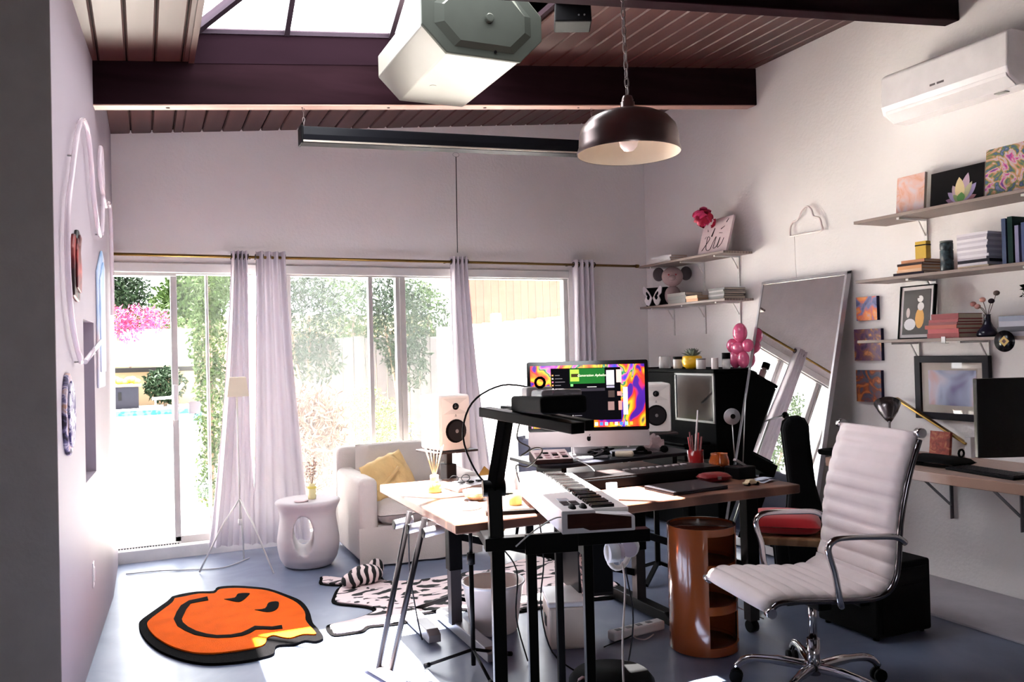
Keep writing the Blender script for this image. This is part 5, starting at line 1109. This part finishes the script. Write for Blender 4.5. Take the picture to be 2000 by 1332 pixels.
blob(ell(-.025,.12,.03,.06),1,(226,170,90),'figure'); blob(ell(-.03,.19,.022,.025),2,(220,214,212),'figure'); blob(ell(-.025,.235,.02,.02),2,(224,220,216),'figure'); blob(ell(.04,.085,.04,.035),2,(214,212,216),'figure'); blob(ell(.055,.155,.013,.03),2,(206,190,186),'figure'); blob(ell(-.01,.245,.008,.006),3,(80,74,72),'figure')
stack('beside the framed illustration', 4.77, -3.29, LZ, [((139,16,26),'red',.2,.2,.026,0),((175,55,60),'salmon pink',.2,.19,.024,0),((168,52,28),'orange red',.2,.205,.022,.01),((122,18,28),'dark red',.19,.185,.014,0),((144,21,33),'crimson',.19,.185,.016,-.003),((131,12,26),'deep red',.2,.165,.03,-.012)], 'red books on the lowest shelf')
t = thing('bookend', 'white bookend clip under the red books', 'bookend', (W-.285, -3.31, B3-.012))
G().bx(0,.004,-.012,.012,0,.038).make('clip', white_metal, t); G().bx(0,.03,-.012,.012,.0,.003).make('tongue', white_metal, t)
t = thing('bud_vase', 'dark blue vase with dried pink flowers on the lowest shelf', 'vase', (4.76, -3.49, LZ+.0005))
G().lathe([(0,0),(.048,0),(.055,.01),(.05,.03),(.028,.055),(.018,.08),(.016,.115),(.019,.12),(.012,.12),(0,.1)], 26).make('vase', mat('midnight glaze', (36,34,52), .2), t)
for i, (dy, dz, col) in enumerate(((.02,.2,(196,140,128)),(.075,.18,(170,110,104)),(-.03,.19,(40,30,36)),(-.06,.23,(90,76,70)),(.05,.165,(206,150,140)))):
    s_ = G().tube(smoothpts([(0,0,.1),(0,dy*.4,.15),(-.005,dy,dz)], 4), .0018, 5).make('stem', bark, t)
    G().ball((-.005,dy,dz), (.012,.018,.014), 10, 7).make('bloom', mat('bloom %d' % i, col, .8), s_)
t = thing('vinyl_record', 'black record with a yellow square label hooked on the lowest shelf edge', 'record', (W-.29, -3.668, 1.408))
q = G().lathe([(0,-.0015),(.055,-.0015),(.055,.0015),(0,.0015)], 40); q.v = [(v[2]-.004, v[0], v[1]) for v in q.v]; q.make('disc', mat('black vinyl', (16,16,22), .22), t)
G().prism([(-.018,-.018),(.018,-.018),(.018,.018),(-.018,.018)], -.0075, -.006, lambda a,b,h: (h, (a-b)*.75, (a+b)*.75)).make('label', mat('gold label', (206,170,90), .5), t)
G().prism([(-.008,-.008),(.008,-.008),(.008,.008),(-.008,.008)], -.0085, -.0075, lambda a,b,h: (h, (a-b)*.75, (a+b)*.75)).make('label_mark', mat('label mark', (90,50,40), .5), t)
zt = stack('under the ivy pot', 4.76, -3.76, LZ, [((150,146,156),'pale grey',.2,.28,.022,0),((60,60,72),'slate',.2,.29,.026,0),((170,168,182),'silver',.19,.26,.028,.01),((130,136,156),'blue grey',.19,.26,.026,.01)], 'grey books on the lowest shelf')
t = thing('potted_ivy', 'dark green ivy in a blue pot on the grey books', 'plant', (4.76, -3.8, zt+.0005))
G().lathe([(0,0),(.036,0),(.045,.06),(.046,.075),(.04,.075),(0,.07)], 22).make('pot', mat('blue pot', (70,96,126), .4), t)
o = leafy([(0,0,.14,.07,.08,.06),(-.02,.06,.11,.03,.04,.03),(0,-.06,.16,.05,.05,.05)], 320, .034, 77).make('foliage', leaf_d, t); o['kind'] = 'stuff'
for i in range(3): G().cyl((0,0,.06), (.01*i,.02*i-.02,.13), .003, n=5).make('stem', bark, t)
# ================================================================ ceiling hung things, left wall, under the desk
box_m = mat('pale grey enamel box', (116,112,106), .4, ns=3, na=.05)
ob = thing('ceiling_unit', 'pale octagonal metal box with a round knob hung below the skylight', 'heater', (2.25, -2.175, 2.93))
oc = lambda s_, dz=0: [(-.2*s_,.0+dz),(.2*s_,.0+dz),(.325*s_,.125*s_+dz),(.325*s_,.25*s_+dz),(.2*s_,.375*s_+dz),(-.2*s_,.375*s_+dz),(-.325*s_,.25*s_+dz),(-.325*s_,.125*s_+dz)]
fy = lambda a, b, h: (a, h, b)
G().prism(oc(1), -.405, .425, fy).make('body', box_m, ob, .006)
fcm = mat('grey green face', (62,65,59), .55)
G().prism(oc(1.02,-.004), -.425, -.4, fy).make('face', fcm, ob, .004)
def ring_face(s0, s1, y0, y1, dz0, dz1):
    a, b = oc(s0, dz0), oc(s1, dz1); vs = [(p[0], y0, p[1]) for p in a]+[(p[0], y1, p[1]) for p in b]
    return G().add(vs, [(i, (i+1) % 8, 8+(i+1) % 8, 8+i) for i in range(8)]+[tuple(range(8,16))])
ring_face(.82, .68, -.4255, -.448, .034, .06).make('raised_panel', fcm, ob)
G().cyl((.02,-.447,.19), (.02,-.468,.19), .024, .022, 20).make('knob', fcm, ob, .004)
G().cyl((.06,-.427,.03), (.06,-.432,.03), .008, n=10).make('screw', black_metal, ob)
G().cyl((-.1,.1,-.002), (-.1,.1,.002), .02, n=12).make('bolt', box_m, ob)
for y_ in (-.2, .3): G().bx(-.02,.02,y_-.015,y_+.015,.37,.7).make('hanger', black_metal, ob)
G().bx(-.1,.1,.42,.52,.12,.3).make('bracket', black_metal, ob)
t = thing('ceiling_speaker', 'small black speaker hung from the ceiling right of the pale box', 'speaker', (2.79, -2.56, 3.175), -.45)
G().prism([(-.1,.0),(.1,-.005),(.095,.105),(-.095,.105)], -.08, .08, fy).make('cabinet', black_plastic, t, .008)
G().bx(-.02,.02,-.02,.02,.1,.14).make('bracket', black_metal, t)
for x_ in (.03,.06): G().cyl((x_,-.082,.03), (x_,-.084,.03), .005, n=8).make('screw', steel, t)
# pendant
pd = thing('pendant_lamp', 'dark metal dome pendant lamp with white inside on a chain', 'pendant lamp', (2.402, -3.69, 2.19))
gun = mat('aged pewter', (136,120,118), .3, .9, ns=4, na=.25)
pr = [(.204,0),(.206,.008),(.198,.03),(.196,.07),(.186,.105),(.16,.135),(.12,.155),(.06,.168),(.03,.172)]
G().lathe(pr, 48, closed=False).make('shade', gun, pd)
q = G().lathe([(.2025,.001),(.194,.03),(.192,.07),(.182,.102),(.157,.131),(.118,.151),(.05,.164)], 48); q.f = q.f[:-2] if len(q.f[-1]) > 4 else q.f; q.sm = q.sm[:len(q.f)]
pd_in = q.make('shade_lining', mat('cream enamel lining', (226,214,196), .5), pd)
me = bpy.data.objects['shade'].data
for ob_ in [o for o in bpy.data.objects if o.parent == pd]:
    bm = bmesh.new(); bm.from_mesh(ob_.data); bmesh.ops.delete(bm, geom=[f for f in bm.faces if len(f.verts) > 4], context='FACES'); bm.to_mesh(ob_.data); bm.free()
G().lathe([(0,.165),(.026,.165),(.028,.172),(.028,.205),(.022,.21),(.024,.215),(.018,.23),(0,.235)], 24).make('cap', gun, pd)
G().lathe([(0,.01),(.02,.014),(.034,.03),(.038,.05),(.03,.075),(.018,.1),(.016,.15),(0,.15)], 22).make('bulb', mat('frosted bulb', (240,226,226), .3), pd)
ln = mat('chain metal', (150,140,140), .3, .9)
n = 25
for i in range(n):
    z_ = .235+i*.034; a = 0 if i % 2 else PI/2; c, s_ = math.cos(a), math.sin(a)
    G().tube([((.008*math.cos(k*PI/5))*c-.001*i, (.008*math.cos(k*PI/5))*s_, z_+.017+.021*math.sin(k*PI/5)) for k in range(10)], .003, 5, closed=True).make('chain_link', ln, pd)
G().tube(smoothpts([(.0-.025,0,.235+n*.034),(-.07,.02,1.02),(-.1,.02,1.08)], 4), .004, 6).make('hook', ln, pd)
# projection screen housing
sh = thing('projector_screen', 'long black projection screen case hung below the beam on chains', 'projector screen', (1.51, -1.5, 2.735))
sx_ = lambda x: .0385*x
G().prism([(-.05,-.048),(.05,-.048),(.055,.0),(.05,.05),(-.05,.05),(-.055,0)], 0, 2.05, lambda a,b,h: (h, a, b+sx_(h))).make('case', mat('black satin case', (22,22,26), .3), sh, .004)
G().prism([(-.058,-.044),(-.052,-.044),(-.052,-.034),(-.058,-.034)], 0.005, 2.045, lambda a,b,h: (h, a, b+sx_(h))).make('silver_trim', mat('pale metal trim', (200,190,178), .3, .6), sh)
for x_ in (.0, 2.045): G().prism([(-.058,-.052),(.058,-.052),(.058,.054),(-.058,.054)], x_-.006, x_+.008, lambda a,b,h: (h, a, b+sx_(h))).make('end_cap', black_plastic, sh, .004)
for x_ in (.02, 2.0):
    top = 2.757+.1*(1.51+x_)-2.735
    for i in range(4):
        z0 = .055+sx_(x_); z1 = top; zc = z0+(z1-z0)*(i+.5)/4
        G().tube([(x_+(.006*math.cos(k*PI/4) if i % 2 else 0), (0 if i % 2 else .006*math.cos(k*PI/4)), zc+(z1-z0)/7*math.sin(k*PI/4)) for k in range(8)], .002, 5, closed=True).make('chain_link', ln, sh)
G().tube([(.985+.022*math.cos(k*PI/6), 0, -.075+.0+.014*math.sin(k*PI/6)+.0385) for k in range(12)], .0016, 5, closed=True).make('pull_ring', steel, sh)
G().cyl((.985,0,-.05), (.979,0,-.67), .0028, n=6).make('pull_cord', black_plastic, sh)
# left wall
def lw(y): return .442+.0526*(y+.913) if y < -.913 else .442+.0044*(y+.913)
nt_ = mat('milky acrylic tube', (236,222,230), .12, alpha=.6)
t = thing('line_art_tube', 'milky acrylic tube line drawing mounted on the left wall', 'wall art', (0,0,0))
pts = [(-2.5,1.42),(-2.72,1.55),(-2.84,1.75),(-2.82,2.0),(-2.66,2.2),(-2.6,2.28),(-2.4,2.47),(-2.18,2.53),(-2.02,2.45),(-1.9,2.25),(-1.72,2.11),(-1.56,2.1),(-1.45,2.25),(-1.44,2.45),(-1.5,2.58),(-1.58,2.52),(-1.56,2.4),(-1.3,2.3),(-1.1,2.35),(-1.0,2.25),(-.98,1.7)]
G().tube(smoothpts([(lw(y)+.03, y, z) for y, z in pts], 5), .0115, 8).make('tube', nt_, t)
G().cyl((lw(-2.38)+.035,-2.42,1.42), (lw(-1.9)+.05,-1.9,1.52), .011, n=8).make('short_tube', nt_, t)
for y, z in ((-2.6,2.28),(-1.56,2.1),(-2.5,1.42),(-1.3,2.3)): G().cyl((lw(y)-.002,y,z), (lw(y)+.035,y,z), .004, n=6).make('standoff', steel, t)
def lprism(name, label, poly, h0, h1, m, m2=None, cat='wall art'):
    t = thing(name, label, cat, (0,0,0)); yc = sum(p[0] for p in poly)/len(poly); zc = sum(p[1] for p in poly)/len(poly)
    G().prism(poly, h0, h1, lambda a,b,h: (lw(a)+h, a, b)).make('relief', m, t, .008)
    G().prism([(yc+(a-yc)*.72, zc+(b-zc)*.8) for a, b in poly], h1, h1+.008, lambda a,b,h: (lw(a)+h, a, b)).make('top_layer', m2 or m, t, .003)
    return t
lprism('cutout_art', 'red and black cut-out relief on the left wall', [(-2.58,1.7),(-2.42,1.68),(-2.38,1.8),(-2.42,1.9),(-2.36,1.99),(-2.42,2.0),(-2.47,1.93),(-2.52,1.97),(-2.58,1.9)], .002, .022, ramp_mat('black to red paint', [(.45,(12,9,12)),(.56,(40,10,16)),(.66,(130,30,32)),(.8,(180,110,100))], .5, 'NOISE', 6, .5), ramp_mat('red ink', [(.45,(90,18,24)),(.55,(160,40,40)),(.65,(190,120,110))], .5, 'NOISE', 9, .5))
lprism('textured_oval', 'dark violet and white textured oval relief on the left wall', [(-2.77+.12*math.cos(k*PI/8), 1.215+.165*math.sin(k*PI/8)) for k in range(16)], .002, .022, ramp_mat('violet crust', [(.4,(46,36,56)),(.5,(120,110,150)),(.56,(206,196,214)),(.66,(190,150,130))], .7, 'NOISE', 14, 1.5), ramp_mat('white crust', [(.42,(70,60,110)),(.5,(206,200,220)),(.7,(226,220,230))], .7, 'NOISE', 18, 1.5))
lprism('blue_panel', 'long pale blue watercolour panel at the far end of the left wall', [(-1.62,1.28),(-1.3,1.28),(-1.25,2.0),(-1.35,2.04),(-1.6,1.9)], .002, .014, ramp_mat('pale blue wash', [(.3,(226,196,190)),(.5,(206,216,236)),(.7,(150,186,226))], .6, 'NOISE', 3, 1, stretch=(1,1,.3)))
t = thing('switch_plate', 'white outlet plate low on the left wall', 'outlet', (lw(-1.945), -1.945, .385))
G().bx(0,.006,-.035,.035,-.06,.06).make('plate', white_plastic, t, .003); G().bx(.006,.009,-.016,.016,-.035,.035).make('rocker', white_plastic, t, .002)
# under the desk
t = thing('waste_bin', 'white round waste bin under the desk', 'bin', (2.245, -2.55, 0))
G().lathe([(0,0),(.115,0),(.12,.01),(.155,.23),(.162,.235),(.162,.246),(.152,.246),(.147,.23),(.11,.014),(0,.012)], 36).make('bin', mat('white bin plastic', (226,214,208), .4), t); G().lathe([(.157,.238),(.165,.24),(.165,.25),(.157,.25)], 36, closed=True).make('rim', white_plastic, t)
t = thing('mic_stand', 'thin black tripod stand before the waste bin', 'stand', (1.955, -3.0, 0))
G().cyl((0,0,.02), (0,0,.5), .0105, n=10).make('lower_pole', black_metal, t); G().cyl((0,0,.5), (0,0,.7), .0085, n=10).make('upper_pole', black_metal, t); G().cyl((0,0,.47), (0,0,.52), .018, n=12).make('clutch', black_plastic, t)
for a in (2.6, 4.7, .3): 
    l = G().cyl((0,0,.09), (.22*math.cos(a), .22*math.sin(a), .012), .0075, n=8).make('leg', black_metal, t); G().cyl((.2*math.cos(a), .2*math.sin(a), .018), (.225*math.cos(a), .225*math.sin(a), .011), .011, n=8).make('rubber_foot', black_plastic, l)
t = thing('storage_box', 'white plastic storage box under the keyboard stand', 'box', (2.5, -2.86, 0), -.35)
G().bx(-.1,.1,-.14,.14,0,.2).make('body', mat('cream plastic box', (214,200,186), .5), t, .012); G().bx(-.104,.104,-.144,.144,.2,.225).make('lid', white_plastic, t, .008); G().bx(-.104,-.1,-.03,.03,.08,.13).make('handle', black_plastic, t)
t = thing('computer_tower', 'black computer case hanging under the desk', 'computer', (2.68, -2.75, .2), -.2)
G().bx(-.09,.09,-.16,.16,0,.3).make('case', mat('dark charcoal case', (34,32,34), .5), t, .006); G().bx(-.08,.08,-.165,-.16,.02,.28).make('front', black_plastic, t); G().bx(-.1,.1,-.1,-.06,.3,.4625).bx(-.1,.1,.06,.1,.3,.4625).make('bracket', black_metal, t)
t = thing('power_strip', 'white power strip on the floor by the round cabinet', 'power strip', (2.84, -2.96, 0), .12)
G().bx(-.16,.16,-.03,.03,0,.045).make('body', white_plastic, t, .008)
for i in range(4): G().bx(-.13+.065*i,-.1+.065*i,-.012,.012,.045,.047).make('socket', mat('socket grey', (120,116,120), .5), t)
t = thing('headphones', 'white headphones hanging from the keyboard stand', 'headphones', (2.29, -3.72, .735), .4)
G().tube([(.075*math.cos(a*PI/10), 0, -.085-.075*math.sin(a*PI/10)+.0) for a in range(-1,12)], .011, 8).make('band', mat('cream white plastic', (226,216,206), .35), t)
for s_ in (-1, 1): k = G().tube([(s_*.075,-.0,-.09),(s_*.04,-.02,-.09)], .036, 18).make('ear_cup', white_plastic, t); G().tube([(s_*.04,-.02,-.09),(s_*.024,-.03,-.09)], .03, 16).make('ear_pad', mat('lilac pad', (200,186,200), .6), k)
G().cyl((0,0,-.16), (0,0,0), .003, n=6).make('hanger', white_plastic, t)
cable('headphone_cable', 'white cable hanging from the headphones to the floor', [(2.29,-3.74,.6),(2.3,-3.74,.5),(2.27,-3.76,.3),(2.27,-3.76,.1),(2.26,-3.78,.008)], .004, mat('cream cord', (206,190,180), .6))
t = thing('rope_leash', 'patterned brown and pink rope hanging below the keyboard stand', 'rope', (2.17, -3.62, 0))
G().tube(smoothpts([(0,0,.72),(.01,0,.6),(.02,.0,.45),(.035,0,.25),(.05,0,.03)], 6), [.004]*6+[.011]*19, 8).make('rope', ramp_mat('leopard weave', [(.45,(60,34,30)),(.55,(186,140,124))], .8, 'NOISE', 90, 0, 1), t)
G().tube([(.0+.025*math.cos(k*PI/6), 0, .1+.04*math.sin(k*PI/6)) for k in range(12)], .008, 6, closed=True).make('loop', mat('pink grey strap', (176,150,150), .7), t)
for i, (lb, pts, col) in enumerate((
    ('thin black cable looping under the left half of the desk', [(2.02,-2.9,.7),(2.1,-2.95,.55),(2.2,-2.95,.4),(2.17,-3.0,.2),(2.2,-3.05,.01)], (20,18,20)),
    ('black cable hanging behind the second stand post', [(2.2,-3.2,.7),(2.22,-3.2,.5),(2.2,-3.2,.3),(2.24,-3.22,.1),(2.34,-3.3,.008)], (20,18,20)),
    ('black cable running across the floor to the power strip', [(2.6,-3.05,.006),(2.68,-3.02,.006),(2.78,-3.0,.012),(2.87,-2.95,.03)], (24,22,26)),
    ('black cable dangling at the right of the white headphones', [(2.52,-3.4,.7),(2.5,-3.42,.5),(2.52,-3.44,.3),(2.5,-3.45,.15),(2.46,-3.45,.008)], (24,22,26)),
    ('white cable coiled beside the round cabinet', [(2.9,-3.02,.008),(2.82,-3.06,.008),(2.8,-3.0,.008),(2.9,-2.96,.008)], (196,186,188)),
    ('white cable curling behind the right desk leg', [(3.34,-3.0,.3),(3.36,-2.95,.1),(3.45,-2.98,.05),(3.52,-3.1,.01)], (196,190,196)),
    ('black cord drooping from the trestle to the floor', [(1.7,-2.9,.7),(1.76,-2.7,.4),(1.82,-2.6,.15),(1.86,-2.55,.01)], (24,22,26)))):
    cable('loose_cable', lb, pts, .0035, mat('cord %d %d %d' % col, col, .5))
t = thing('drum_stool', 'round black padded stool seat at the bottom of the picture', 'stool', (2.12, -3.98, 0))
G().lathe([(0,.0),(.16,.0),(.17,.02),(.17,.05),(.15,.075),(0,.08)], 32, (.18,.36,.06)).make('seat', black_matte, t)
G().cyl((.18,.36,.0), (.18,.36,.06), .05, n=14).make('base', black_metal, t)
